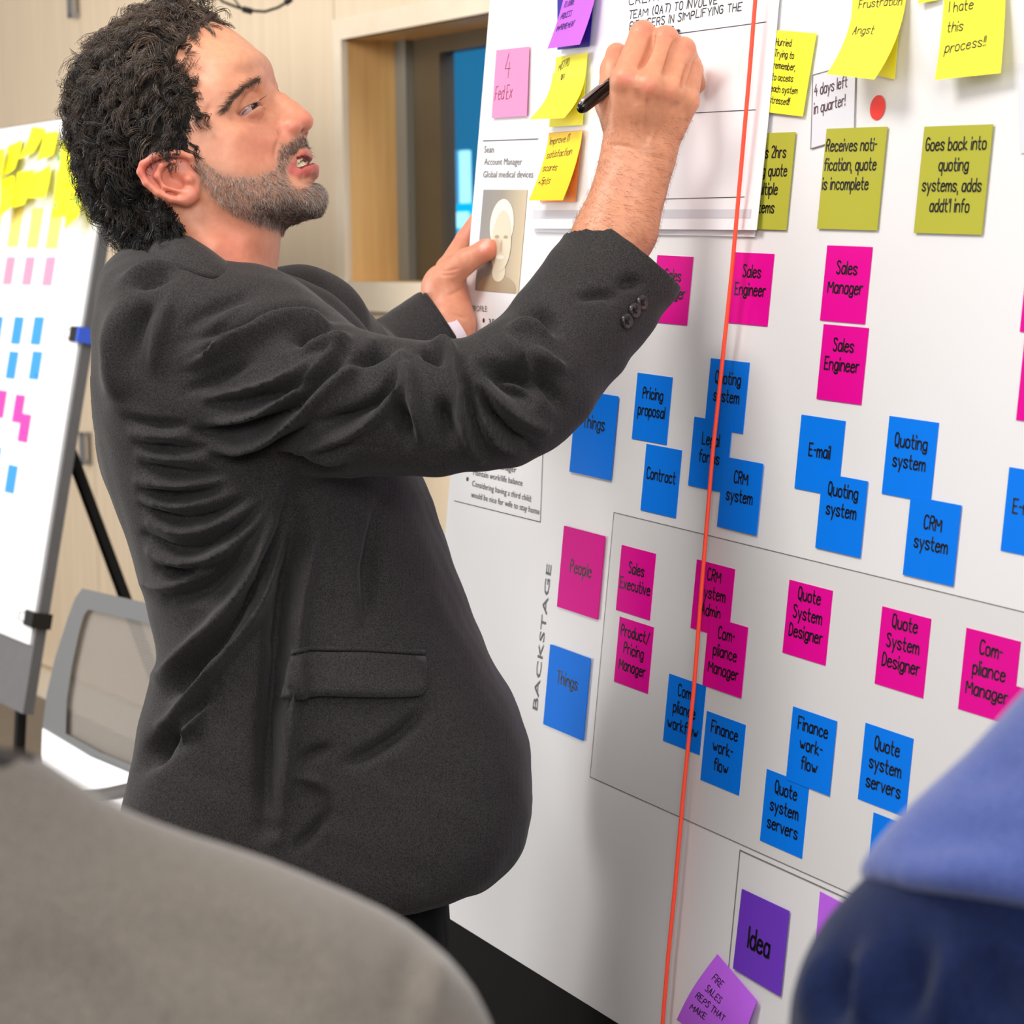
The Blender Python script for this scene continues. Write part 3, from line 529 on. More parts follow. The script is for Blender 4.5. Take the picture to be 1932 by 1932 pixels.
for y, lb, cm in ((632, 'black binder clip with a blue side halfway up the back poster', mat('blue_clip', lin(50, 90, 210), .4)), (1170, 'black binder clip at the bottom of the back poster', mat('black_clip', lin(15, 15, 15), .4))):
    xx = 190 - (y - 430) * .1667; p = LBD.p(xx, y); o = empty('binder_clip', LBD.M @ Matrix.Translation((0, p[1], 0))); tag(o, lb, 'clip', 'binder clips')
    v, f = boxv(-.035, .014, -.017, .017, .0, .009); mesh_obj('jaw', v, f, mat('black_clip', lin(15, 15, 15), .4), o); v, f = boxv(.014, .024, -.017, .017, -.034, .011); mesh_obj('spine', v, f, cm, o)
    MB().tube([(-.03, .010, .010), (-.055, .008, .014), (-.055, -.008, .014), (-.03, -.010, .010)], .0015, 6).obj('wire_handle', m_steel, o)

# ------------------------------------------------------------------ implicit surfaces (camera space: right, down, forward, metres)
def smin(a, b, k):
    h = np.clip(0.5 + 0.5 * (b - a) / k, 0, 1); return b + (a - b) * h - k * h * (1 - h)
def smax(a, b, k): return -smin(-a, -b, k)
def cone(X, a, b, ra, rb):
    """tapered capsule"""
    a, b = np.asarray(a, np.float32), np.asarray(b, np.float32); ba = b - a; L2 = float(ba @ ba) + 1e-12
    pa = [X[i] - a[i] for i in range(3)]
    h = np.clip((pa[0] * ba[0] + pa[1] * ba[1] + pa[2] * ba[2]) / L2, 0, 1)
    return np.sqrt((pa[0] - h * ba[0]) ** 2 + (pa[1] - h * ba[1]) ** 2 + (pa[2] - h * ba[2]) ** 2) - (ra + (rb - ra) * h)
def chain(X, P, R, k, D=None):
    for i in range(len(P) - 1):
        d = cone(X, P[i], P[i + 1], R[i], R[i + 1]); D = d if D is None else smin(D, d, k)
    return D
def ball(X, c, r, sc=(1, 1, 1)):
    return (np.sqrt(((X[0] - c[0]) / sc[0]) ** 2 + ((X[1] - c[1]) / sc[1]) ** 2 + ((X[2] - c[2]) / sc[2]) ** 2) - r) * min(sc)
def grid(lo, hi, h):
    ax = [np.arange(lo[i], hi[i] + h, h, dtype=np.float32) for i in range(3)]
    return [ax[0][:, None, None], ax[1][None, :, None], ax[2][None, None, :]], np.array(lo, float), h
def nets(D, lo, h):
    """naive surface nets: vertices and quads of the zero level"""
    s = D < 0; nx, ny, nz = D.shape
    cnt = np.zeros((nx - 1, ny - 1, nz - 1), np.int8)
    off = [(i, j, k) for i in (0, 1) for j in (0, 1) for k in (0, 1)]
    for i, j, k in off: cnt += s[i:nx - 1 + i, j:ny - 1 + j, k:nz - 1 + k]
    act = (cnt > 0) & (cnt < 8); I, J, K = np.nonzero(act); N = len(I)
    val = np.stack([D[I + i, J + j, K + k] for i, j, k in off], 1).astype(np.float64)
    P = np.zeros((N, 3)); W = np.zeros(N); o = np.array(off, float)
    for a in range(8):
        for b in range(a + 1, 8):
            if abs(o[a] - o[b]).sum() != 1: continue
            m = (val[:, a] < 0) != (val[:, b] < 0); t = val[:, a] / np.where(m, val[:, a] - val[:, b], 1)
            P += np.where(m[:, None], o[a] + t[:, None] * (o[b] - o[a]), 0); W += m
    V = (np.stack([I, J, K], 1) + P / W[:, None]) * h + lo
    idx = np.full(act.shape, -1, np.int64); idx[I, J, K] = np.arange(N); Q = []
    for ax in range(3):
        a = np.take(s, range(0, s.shape[ax] - 1), ax); b = np.take(s, range(1, s.shape[ax]), ax); m = a != b
        i, j, k = np.nonzero(m); fl = a[i, j, k]; c = [i, j, k]; u, w_ = (ax + 1) % 3, (ax + 2) % 3
        ok = (c[u] > 0) & (c[w_] > 0) & (c[u] < s.shape[u] - 1) & (c[w_] < s.shape[w_] - 1); c = [q[ok] for q in c]; fl = fl[ok]
        def at(du, dw):
            e = [q.copy() for q in c]; e[u] = e[u] - du; e[w_] = e[w_] - dw; return idx[e[0], e[1], e[2]]
        q = np.stack([at(1, 1), at(0, 1), at(0, 0), at(1, 0)], 1); q[~fl] = q[~fl][:, ::-1]; Q.append(q)
    return V, np.concatenate(Q)
def relax(V, Q, it=2, lam=.5):
    e = np.concatenate([Q[:, [0, 1]], Q[:, [1, 2]], Q[:, [2, 3]], Q[:, [3, 0]]]); n = len(V)
    for _ in range(it):
        S = np.zeros((n, 3)); c = np.bincount(e[:, 0], minlength=n) + np.bincount(e[:, 1], minlength=n)
        for k in range(3): S[:, k] = np.bincount(e[:, 0], V[e[:, 1], k], n) + np.bincount(e[:, 1], V[e[:, 0], k], n)
        V = V + lam * (S / np.maximum(c, 1)[:, None] - V)
    return V
def vnormals(V, Q):
    fn = np.cross(V[Q[:, 2]] - V[Q[:, 0]], V[Q[:, 3]] - V[Q[:, 1]]); N = np.zeros_like(V)
    for c in range(4):
        for k in range(3): N[:, k] += np.bincount(Q[:, c], fn[:, k], len(V))
    return N / (np.linalg.norm(N, axis=1)[:, None] + 1e-15)
def proj(V): return np.stack([CX + F * V[:, 0] / V[:, 2], CY + F * V[:, 1] / V[:, 2]], 1)
def seg_dist(p, a, b):
    ba = b - a; t = np.clip(((p - a) @ ba) / (ba @ ba + 1e-9), 0, 1); return np.linalg.norm(p - a - t[:, None] * ba, axis=1), t
def poly_sd(x, y, P):
    """signed distance to a polygon (negative inside), any array shape"""
    P = np.asarray(P, float); d = np.full(np.broadcast(x, y).shape, 1e9); ins = np.zeros(d.shape, bool)
    for a, b in zip(P, np.roll(P, -1, 0)):
        ex, ey = b - a; wx, wy = x - a[0], y - a[1]; t = np.clip((wx * ex + wy * ey) / (ex * ex + ey * ey + 1e-12), 0, 1)
        d = np.minimum(d, (wx - ex * t) ** 2 + (wy - ey * t) ** 2)
        c = ((a[1] > y) != (b[1] > y)) & (x < (b[0] - a[0]) * (y - a[1]) / (b[1] - a[1] + 1e-12) + a[0]); ins ^= c
    return np.where(ins, -1, 1) * np.sqrt(d)
def strokes(V, N, L, mask=None):
    """push the camera-facing cloth in and out along folds: (width px, height mm, points px)"""
    p = proj(V); view = -V / np.linalg.norm(V, axis=1)[:, None]; face = np.clip((N * view).sum(1) * 1.6 + .3, 0, 1)
    if mask is not None: face = face * mask
    D = np.zeros(len(V))
    for w_, amp, pts in L:
        pts = np.array(pts, float)
        if len(pts) > 2:
            for _ in range(2): pts = np.array(chaikin([tuple(q) for q in pts]))
        lo, hi = pts.min(0) - 3 * w_, pts.max(0) + 3 * w_; s = np.nonzero((face > 0) & (p[:, 0] > lo[0]) & (p[:, 0] < hi[0]) & (p[:, 1] > lo[1]) & (p[:, 1] < hi[1]))[0]
        if not len(s): continue
        best = np.full(len(s), 1e9); par = np.zeros(len(s)); seg = np.linalg.norm(np.diff(pts, axis=0), axis=1); cum = np.concatenate([[0], np.cumsum(seg)])
        for k in range(len(pts) - 1):
            d, t = seg_dist(p[s], pts[k], pts[k + 1]); m = d < best; best[m] = d[m]; par[m] = (cum[k] + t[m] * seg[k]) / cum[-1]
        tap = np.clip(np.sin(np.pi * np.clip(par, 0.03, .97)) ** .6, 0, 1)
        D[s] += amp * .001 * np.exp(-(best / w_) ** 2) * tap
    return V + N * (D * face)[:, None]
def pnoise(V, scale, seed=0):
    """cheap smooth noise: sum of sines"""
    r_ = np.random.default_rng(seed); o = np.zeros(len(V))
    for _ in range(10):
        k = r_.normal(size=3) * scale; o += np.sin(V @ k + r_.uniform(0, 6.28))
    return o / 10 ** .5

# ------------------------------------------------------------------ the man: head
PSI = math.radians(9); DH = 2.12
H0 = cam(360, 260, DH); E1 = np.array([math.cos(PSI), 0, -math.sin(PSI)]); E2 = np.array([0, 1.0, 0]); EL = np.array([-math.sin(PSI), 0, -math.cos(PSI)])
def hp(px, py, c=0.0):
    """head coordinates (forward, down, sideways; metres) of the point seen at a pixel, c millimetres from the middle plane"""
    r = ray(px, py); k, a, b = np.linalg.solve(np.stack([r, -E1, -E2], 1), H0 + EL * c * .001); return np.array([a, b, c * .001])
def h2c(P): P = np.asarray(P); return H0 + P[:, :1] * E1 + P[:, 1:2] * E2 + P[:, 2:] * EL
prof = [(409, 39), (437, 55), (462, 73), (484, 92), (503, 108), (510, 124), (512, 140), (513, 156), (520, 166), (537, 179), (558, 195), (576, 210), (586, 221), (588, 231), (583, 240), (572, 249), (571, 256), (574, 266), (573, 280), (571, 293),
        (590, 305), (593, 318), (587, 330), (584, 340), (596, 350), (608, 362), (611, 376), (603, 393), (585, 405), (560, 412), (535, 420), (525, 436), (523, 466), (518, 500), (514, 540),
        (150, 205), (163, 285), (192, 365), (225, 415), (262, 455), (272, 500), (262, 540), (180, 132), (230, 78), (290, 42), (350, 27)]
side = [(290, 200, 75), (240, 150, 64), (210, 230, 64), (225, 330, 52), (300, 120, 66), (350, 90, 57), (380, 140, 63), (330, 250, 75), (270, 300, 68), (300, 400, 54), (260, 400, 42), (440, 95, 44), (430, 135, 57), (470, 120, 40), (490, 130, 25),
        (400, 180, 66), (430, 170, 61), (425, 205, 60), (455, 165, 49), (490, 148, 24), (503, 165, 15), (455, 222, 50), (470, 212, 43), (488, 198, 29), (503, 186, 17), (480, 232, 45), (500, 222, 31), (450, 250, 60), (420, 240, 64), (400, 260, 67),
        (480, 265, 50), (500, 250, 39), (515, 232, 24), (530, 215, 15), (545, 205, 9.5), (560, 222, 12), (552, 240, 17), (535, 252, 22), (572, 230, 9), (520, 268, 33), (505, 292, 40), (540, 278, 25), (557, 274, 17), (543, 322, 28), (530, 310, 34), (558, 294, 20),
        (567, 288, 12), (580, 322, 12), (567, 330, 20), (596, 372, 14), (578, 386, 25), (558, 370, 34), (540, 350, 39), (500, 380, 50), (460, 365, 59), (420, 345, 65), (390, 330, 68), (400, 398, 60), (440, 406, 54), (480, 404, 48), (515, 396, 40), (550, 390, 30),
        (375, 310, 70), (350, 330, 70), (300, 345, 65), (430, 450, 50), (380, 450, 56), (330, 440, 56), (480, 452, 40), (498, 455, 28), (405, 485, 56), (335, 485, 46), (470, 485, 42), (400, 520, 58), (320, 530, 46), (475, 530, 40), (500, 330, 47), (470, 310, 57)]
ring = [(60, -40), (60, 200), (60, 400), (150, 520), (640, 80), (680, 240), (690, 400), (620, 520), (480, -60), (300, -80), (560, 120), (640, 300), (600, 450)]
cp = [(*hp(x, y, 0)[:2], 0.0) for x, y in prof] + [(*hp(x, y, c)[:2], float(c * c)) for x, y, c in side] + [(*hp(x, y, 0)[:2], -2500.0) for x, y in ring]
cp = np.array(cp); TP = cp[:, :2] * 10
def tps_k(A, B):
    d = ((A[:, None] - B[None]) ** 2).sum(-1); return .5 * d * np.log(d + 1e-12)
nP = len(TP); Am = np.zeros((nP + 3, nP + 3)); Am[:nP, :nP] = tps_k(TP, TP) + np.eye(nP) * 2e-4; Am[:nP, nP] = 1; Am[:nP, nP + 1:] = TP; Am[nP, :nP] = 1; Am[nP + 1:, :nP] = TP.T
wt = np.linalg.solve(Am, np.concatenate([cp[:, 2] * 1e-6, np.zeros(3)]))
def S_of(a, b):
    q = np.stack([a.ravel(), b.ravel()], 1) * 10; o = np.concatenate([tps_k(q[i:i + 20000], TP) @ wt[:nP] for i in range(0, len(q), 20000)]) + wt[nP] + q @ wt[nP + 1:]
    return o.reshape(a.shape)
hh = 0.0014
X, lo, _ = grid((hp(120, 0)[0], hp(300, 0)[1] - .004, -.097), (hp(640, 0)[0], hp(300, 575)[1], .097), hh)
A2, B2 = np.meshgrid(X[0].ravel(), X[1].ravel(), indexing='ij'); S2 = S_of(A2.astype(float), B2.astype(float)).astype(np.float32)
gx, gy = np.gradient(S2, hh)
C = np.abs(X[2]); Ch = np.sqrt(C * C + 1e-7)
Dh = (C * C - S2[:, :, None]) / np.sqrt(4 * C * C + (gx ** 2 + gy ** 2)[:, :, None] + 1e-7)
Xs = [X[0], X[1], C.astype(np.float32)]
H = lambda *a: hp(*a).astype(np.float32)
def hpoly(pts, c=0.0): return [hp(x, y, c)[:2] for x, y in pts]
# brow ridge, nose, cheek
Dh = smin(Dh, chain(Xs, [H(432, 200, 55), H(455, 170, 45), H(485, 150, 24)], [.004, .006, .006], .01), .010)
Dh = smin(Dh, ball(Xs, H(549, 240, 13), .0082, (1.15, 1, .9)), .006); Dh = smin(Dh, chain(Xs, [H(529, 193, 0), H(548, 211, 0), H(568, 229, 0)], [.0062, .0072, .0086], .004), .007)
Dh = smax(Dh, -chain(Xs, [H(558, 250, 9), H(568, 246, 7)], [.0013, .0019], .001), .0015); Dh = smax(Dh, -chain(Xs, [H(533, 232, 24), H(530, 250, 25), H(540, 258, 23)], [.0012, .002, .0015], .002), .003)
# eye
EYE_C = H(466, 208, 32); Dh = smax(Dh, -ball(Xs, H(478, 204, 36), .012), .012)
Dh = smin(Dh, ball(Xs, EYE_C, .0149), .004)
pe = poly_sd(A2, B2, hpoly([(452, 220), (461, 210), (473, 201), (492, 188), (491, 196), (482, 207), (470, 217), (459, 222)], 38))[:, :, None].astype(np.float32)
Dh = smax(Dh, -np.maximum(pe, .020 - C), .0012)
# mouth
pm = poly_sd(A2, B2, hpoly([(546, 321), (558, 308), (570, 299), (581, 294), (594, 297), (592, 303), (583, 310), (571, 318), (558, 323)], 10))[:, :, None].astype(np.float32)
Dh = smin(Dh, chain(Xs, [H(545, 319, 27), H(556, 302, 21), H(568, 289, 12), H(572, 286, 5), H(572, 286, 0)], [.0018, .0028, .0036, .0036, .0038], .004), .005)
Dh = smin(Dh, chain(Xs, [H(546, 323, 26), H(562, 328, 21), H(578, 321, 12), H(586, 316, 4), H(586, 316, 0)], [.0018, .0036, .0046, .0050, .0050], .004), .005)
Dh = smax(Dh, -np.maximum(pm, C - .023), .002)
# ear
earP = hpoly([(353, 293), (322, 289), (293, 295), (270, 309), (265, 324), (276, 345), (297, 364), (324, 377), (353, 381), (371, 371), (374, 340), (368, 310)], 78)
pz = poly_sd(A2, B2, earP)[:, :, None].astype(np.float32); hxp = H(375, 330, 70)
tilt = .0705 + np.clip((hxp[0] - X[0]) * .26, -.004, .02)
Dh = smin(Dh, smax(pz, np.abs(C - tilt + .004) - .0058, .003), .003)
eh = [(366, 318, 72), (360, 297, 75), (340, 290, 79), (316, 289, 83), (291, 296, 87), (270, 310, 89), (265, 324, 89), (276, 345, 88), (297, 364, 85), (324, 376, 81), (350, 379, 76)]
Dh = smin(Dh, chain(Xs, [H(*e) for e in eh], [.0026, .003, .0032, .0034, .0034, .0034, .0034, .0032, .003, .003, .004], .002), .0022)
Dh = smin(Dh, chain(Xs, [H(330, 305, 82), H(305, 314, 85), H(297, 332, 85), (H(312, 352, 83)), H(338, 360, 79)], [.002, .0028, .003, .0028, .0026], .003), .003)
Dh = smax(Dh, -chain(Xs, [H(322, 318, 84), H(322, 336, 82), H(338, 344, 79)], [.004, .0065, .006], .004), .003)
Dh = smin(Dh, ball(Xs, H(356, 340, 75), .0048), .004); Dh = smin(Dh, ball(Xs, H(357, 369, 75), .0075, (1, 1, .8)), .004)
# neck muscle
Dh = smin(Dh, chain(Xs, [H(330, 390, 58), H(400, 470, 50), H(480, 545, 24)], [.010, .011, .009], .01), .016)
Vh, Qh = nets(Dh.astype(np.float32), lo, hh); Qh = Qh[:, ::-1].copy(); Vh = relax(Vh, Qh, 1, .35)
hc = Vh.copy(); Vh_c = h2c(Vh); Nh = vnormals(Vh_c, Qh)
Vh_c = strokes(Vh_c, Nh, [(4, -1.3, [(529, 256), (521, 275), (517, 300)]), (4, -.8, [(462, 227), (478, 227), (492, 217)]), (3, -.6, [(430, 222), (440, 228), (446, 236)]), (3, -.7, [(450, 210), (464, 193), (486, 178)]), (7, -1.5, [(398, 196), (388, 220), (392, 246)])]); Nh = vnormals(Vh_c, Qh)
twin = Vh.copy(); twin[:, 2] = np.abs(twin[:, 2]); tp = proj(h2c(twin))            # where the near-side twin of every vertex is seen
inside = lambda P, soft=0.0: poly_sd(tp[:, 0], tp[:, 1], P)
BEARD = [(362, 296), (380, 300), (407, 318), (430, 326), (455, 330), (485, 328), (515, 318), (522, 292), (530, 272), (550, 262), (572, 250), (582, 266), (574, 284), (556, 300), (543, 322), (545, 336), (552, 352), (576, 352), (590, 338), (602, 340), (625, 360), (628, 385), (600, 412), (570, 424), (530, 434), (490, 428), (440, 408), (400, 376), (380, 345), (366, 312)]
LIPS = [(540, 322), (552, 302), (566, 287), (578, 281), (583, 286), (600, 296), (602, 320), (592, 329), (565, 335), (548, 330)]
EARR = [(250, 285), (360, 284), (378, 300), (380, 380), (350, 392), (300, 380), (258, 340)]
sm = lambda d, w_: 1 / (1 + np.exp(np.clip(d / w_, -30, 30)))
base = np.array(lin(216, 150, 118)[:3]); red = np.array(lin(226, 126, 108)[:3]); pale = np.array(lin(226, 166, 132)[:3]); lip = np.array(lin(198, 100, 92)[:3]); bd = np.array(lin(170, 124, 102)[:3]); inn = np.array(lin(120, 30, 30)[:3])
def mixc(c, t, k): return c + (t - c) * np.clip(k, 0, 1)[:, None]
blob = lambda x, y, s: np.exp(-((tp[:, 0] - x) ** 2 + (tp[:, 1] - y) ** 2) / s ** 2)
ch = np.tile(base, (len(Vh), 1)); ch = mixc(ch, pale, .7 * blob(440, 80, 60)); ch = mixc(ch, red, .5 * blob(577, 226, 26) + .45 * blob(545, 245, 18)); ch = mixc(ch, red, .42 * blob(490, 275, 45)); ch = mixc(ch, red, .5 * blob(440, 480, 70))
ear_m = sm(inside(EARR), 4) * (np.abs(Vh[:, 2]) > .071); ch = mixc(ch, red, .55 * ear_m); ch = mixc(ch, np.array(lin(206, 88, 80)[:3]), .7 * blob(275, 320, 22) * ear_m)
ch = mixc(ch, bd, .8 * sm(inside(BEARD), 5)); lipm = sm(inside(LIPS), 2.0) * (np.abs(Vh[:, 2]) < .03); ch = mixc(ch, lip, lipm)
cav = (pm[:, :, 0])                                                             # inside of the mouth is dark red
ia = np.clip(((Vh[:, 0] - lo[0]) / hh).astype(int), 0, cav.shape[0] - 1); ib = np.clip(((Vh[:, 1] - lo[1]) / hh).astype(int), 0, cav.shape[1] - 1)
ch = mixc(ch, inn, ((cav[ia, ib] < .0016) & (np.abs(Vh[:, 2]) < .0235) & (tp[:, 0] < 592)).astype(float))
ch = mixc(ch, np.array(lin(196, 132, 112)[:3]), .35 * blob(475, 225, 22))
ch = mixc(ch, np.array(lin(70, 52, 44)[:3]), .5 * sm(np.minimum.reduce([seg_dist(tp, np.array(a), np.array(b))[0] for a, b in (((424, 206), (440, 184)), ((440, 184), (462, 163)), ((462, 163), (488, 149)))]) - 5, 2.0))

# ------------------------------------------------------------------ hands
def arr(L): return [cam(*p[:3]) for p in L], [p[3] for p in L]
def mk_field(box, h):
    pts = np.array([cam(*p) for p in box]); return grid(pts.min(0) - .02, pts.max(0) + .02, h)
# right hand, closed round a marker
RH = dict(wr=(1207, 288, 2.115), ind=[(1181, 152, 2.085, .0135), (1213, 64, 2.108, .0118), (1240, 84, 2.150, .0100), (1254, 78, 2.168, .0085)],
          mid=[(1224, 164, 2.078, .0135), (1256, 74, 2.104, .0118), (1276, 100, 2.143, .0100), (1266, 92, 2.165, .0086)],
          rng=[(1263, 174, 2.086, .0125), (1289, 94, 2.108, .0112), (1303, 124, 2.140, .0098), (1288, 142, 2.152, .0086)],
          pin=[(1294, 192, 2.100, .0112), (1306, 132, 2.120, .0096), (1312, 158, 2.146, .0088), (1298, 176, 2.152, .0080)],
          thu=[(1176, 262, 2.118, .0165), (1152, 196, 2.135, .0135), (1158, 132, 2.150, .0118), (1164, 102, 2.158, .0105)])
def hand_sdf(X, K, wrist_chain, rw):
    D = None
    for nm in ('ind', 'mid', 'rng', 'pin'):
        m = K[nm][0]; w_ = K['wr']; f_ = dict(ind=-.013, mid=-.004, rng=.005, pin=.013)[nm]; wv = cam(*w_) + K.get('ax', np.array([1, .2, 0])) * f_
        d = cone(X, wv, cam(*m[:3]), rw, m[3] * 1.05); D = d if D is None else smin(D, d, .012)
    P_, R_ = arr(wrist_chain); D = smin(D, chain(X, P_, R_, .02), .016)
    for nm in ('ind', 'mid', 'rng', 'pin'):
        P_, R_ = arr(K[nm]); f_ = chain(X, P_, R_, .003); D = smin(D, f_, .0030)
        kn = P_[0] + K.get('kn', np.array([0, 0, -.004])); D = smin(D, ball(X, kn, R_[0] * .82), .006)
    P_, R_ = arr(K['thu']); return smin(D, chain(X, P_, R_, .005), .007)
Xr, lor, hr = mk_field([(1070, 20, 2.05), (1340, 520, 2.20)], .0011)
rw_chain = [(1207, 290, 2.112, .0225), (1192, 345, 2.112, .0245), (1155, 450, 2.105, .0300), (1120, 520, 2.095, .033)]
Dr = hand_sdf(Xr, RH, rw_chain, .0170)
P_, R_ = arr([(1152, 268, 2.112, .010), (1188, 420, 2.112, .018)]); 
P2, R2 = arr([(1236, 300, 2.105, .010), (1200, 430, 2.10, .017)]); Dr = smin(Dr, chain(Xr, P2, R2, .01), .02)
Dr = smin(Dr, chain(Xr, *arr([(1168, 290, 2.112, .009), (1130, 440, 2.10, .015)]), .01), .02)
Vr, Qr = nets(Dr.astype(np.float32), lor, hr); Vr = relax(Vr, Qr, 1, .4); Nr = vnormals(Vr, Qr)
hs = [(3.6, -7, [(1208, 128), (1220, 108), (1233, 70)]), (3.6, -7, [(1253, 140), (1260, 120), (1272, 80)]), (3.6, -6, [(1286, 168), (1292, 145), (1300, 118)])]
hs += [(3, -.9, [(1197, 60), (1214, 56), (1230, 62)]), (3, -.9, [(1243, 68), (1258, 66), (1272, 74)]), (3, -.8, [(1280, 86), (1292, 88), (1304, 96)])]          # knuckle creases
hs += [(7, 1.4, [(1185, 165), (1198, 215), (1205, 265)]), (7, 1.5, [(1222, 175), (1217, 225), (1212, 270)]), (6, 1.2, [(1258, 185), (1240, 235), (1224, 275)])]      # tendons
hs += [(9, -1.6, [(1200, 165), (1205, 200)]), (9, -1.6, [(1243, 178), (1235, 210)]), (7, -1.4, [(1278, 190), (1268, 215)]), (4, -1.0, [(1142, 272), (1175, 274), (1205, 284)]), (4, -.7, [(1215, 292), (1255, 300)])]
Vr = strokes(Vr, Nr, hs); Nr = vnormals(Vr, Qr); pr = proj(Vr)
cr = np.tile(np.array(lin(218, 152, 118)[:3]), (len(Vr), 1)); rb = lambda x, y, s: np.exp(-((pr[:, 0] - x) ** 2 + (pr[:, 1] - y) ** 2) / s ** 2)
for x, y, s, k in ((1180, 150, 16, .6), (1224, 166, 15, .7), (1264, 176, 14, .45), (1215, 55, 16, .5), (1258, 66, 16, .5), (1292, 90, 14, .5), (1160, 98, 14, .4)): cr = mixc(cr, red, k * rb(x, y, s))
cr = mixc(cr, np.array(lin(196, 132, 102)[:3]), .35 * rb(1210, 220, 40))
# left hand on the edge of the board
LH = dict(wr=(846, 615, 2.545), ax=np.array([.3, .6, .5]), kn=np.array([0., 0, 0]), ind=[(846, 508, 2.590, .0135), (880, 452, 2.606, .0120), (915, 398, 2.606, .0105), (940, 360, 2.604, .0095)], mid=[(868, 540, 2.603, .0135), (918, 500, 2.612, .0118), (950, 450, 2.604, .0105), (962, 420, 2.600, .009)],
          rng=[(878, 570, 2.606, .0125), (925, 545, 2.612, .0110), (955, 505, 2.604, .0100), (965, 480, 2.600, .009)], pin=[(882, 600, 2.606, .0112), (918, 590, 2.612, .0095), (945, 560, 2.604, .0085), (955, 540, 2.600, .008)],
          thu=[(846, 585, 2.548, .0200), (838, 530, 2.545, .0165), (880, 492, 2.528, .0128), (917, 472, 2.520, .0115)])
Xl, lol, hl = mk_field([(780, 340, 2.50), (975, 680, 2.63)], .0012)
Dl = hand_sdf(Xl, LH, [(850, 618, 2.545, .0240), (820, 660, 2.54, .025), (775, 700, 2.53, .028)], .018)
Dl = smin(Dl, cone(Xl, cam(835, 545, 2.562), cam(846, 600, 2.552), .0235, .024), .015)
Dl = smin(Dl, ball(Xl, cam(920, 470, 2.521), .0112, (1.15, .95, .8)), .004)
Vl, Ql = nets(Dl.astype(np.float32), lol, hl); Vl = relax(Vl, Ql, 1, .4); Nl = vnormals(Vl, Ql)
Vl = strokes(Vl, Nl, [(3, -1.0, [(832, 512), (850, 511), (866, 506)]), (3, -.8, [(828, 518), (845, 520), (862, 517)]), (3, -.8, [(880, 478), (884, 492), (884, 505)]), (4, -1.4, [(840, 560), (865, 550), (886, 530)]), (4, -1.5, [(845, 590), (865, 598), (880, 600)])])
Nl = vnormals(Vl, Ql); pl = proj(Vl); cl = np.tile(np.array(lin(220, 150, 120)[:3]), (len(Vl), 1)); lb_ = lambda x, y, s: np.exp(-((pl[:, 0] - x) ** 2 + (pl[:, 1] - y) ** 2) / s ** 2)
cl = mixc(cl, red, .7 * lb_(922, 472, 20) + .4 * lb_(885, 440, 25)); nail = poly_sd(pl[:, 0], pl[:, 1], [(905, 462), (915, 452), (924, 450), (922, 465), (908, 474)]); cl = mixc(cl, np.array(lin(246, 186, 168)[:3]), sm(nail, 1.5) * (Nl[:, 2] < 0))

# ------------------------------------------------------------------ body mesh: head, neck, hidden trunk, forearms and hands
mb = MB(); tub = lambda L: mb.tube([cam(*p[:3]) for p in L], [p[3] for p in L], 16)
tub([(405, 520, 2.14, .05), (420, 640, 2.19, .07), (450, 800, 2.2, .10), (540, 1100, 2.2, .10), (600, 1500, 2.2, .10), (600, 1600, 2.2, .10)])
tub([(400, 640, 2.10, .045), (650, 765, 2.02, .030), (945, 765, 2.0, .028), (1120, 520, 2.095, .026)]); tub([(450, 640, 2.3, .05), (600, 720, 2.42, .04), (700, 740, 2.5, .036), (790, 688, 2.535, .026)])
Vt = np.array(mb.v); Ft = mb.f
V_all = np.concatenate([Vh_c, Vr, Vl, Vt]); col_all = np.concatenate([ch, cr, cl, np.tile(base, (len(Vt), 1))])
n1_, n2_, n3_ = len(Vh_c), len(Vh_c) + len(Vr), len(Vh_c) + len(Vr) + len(Vl)
quads = np.concatenate([Qh, Qr + n1_, Ql + n2_, np.array([f_ for f_ in Ft if len(f_) == 4]) + n3_])
MAN0 = wpt(600, 1700, 2.2); MAN0[2] = 0.0; MANM = Matrix.Translation(MAN0)
def to_man(Vc): return c2w(Vc) - MAN0
me = fast_mesh('person', to_man(V_all), quads)
ca = me.color_attributes.new('pigment', 'FLOAT_COLOR', 'POINT'); ca.data.foreach_set('color', np.concatenate([col_all, np.ones((len(col_all), 1))], 1).astype(np.float32).ravel())
sk = bpy.data.materials.new('skin'); sk.use_nodes = True; nt = sk.node_tree; b = nt.nodes['Principled BSDF']
at_ = nt.nodes.new('ShaderNodeAttribute'); at_.attribute_name = 'pigment'; tc = nt.nodes.new('ShaderNodeTexCoord')
nz = nt.nodes.new('ShaderNodeTexNoise'); nz.inputs['Scale'].default_value = 140; nz.inputs['Detail'].default_value = 4; nt.links.new(tc.outputs['Object'], nz.inputs['Vector'])
mx = nt.nodes.new('ShaderNodeMix'); mx.data_type = 'RGBA'; mx.blend_type = 'MULTIPLY'; mx.inputs[0].default_value = .35
rp = nt.nodes.new('ShaderNodeValToRGB'); rp.color_ramp.elements[0].position = .35; rp.color_ramp.elements[1].position = .7; rp.color_ramp.elements[0].color = (.78, .62, .58, 1); rp.color_ramp.elements[1].color = (1, 1, 1, 1)
nt.links.new(nz.outputs[0], rp.inputs[0]); nt.links.new(at_.outputs['Color'], mx.inputs[6]); nt.links.new(rp.outputs[0], mx.inputs[7]); nt.links.new(mx.outputs[2], b.inputs['Base Color'])
b.inputs['Roughness'].default_value = .46; b.inputs['Subsurface Weight'].default_value = .18; b.inputs['Subsurface Radius'].default_value = (1, .35, .2); b.inputs['Subsurface Scale'].default_value = .006
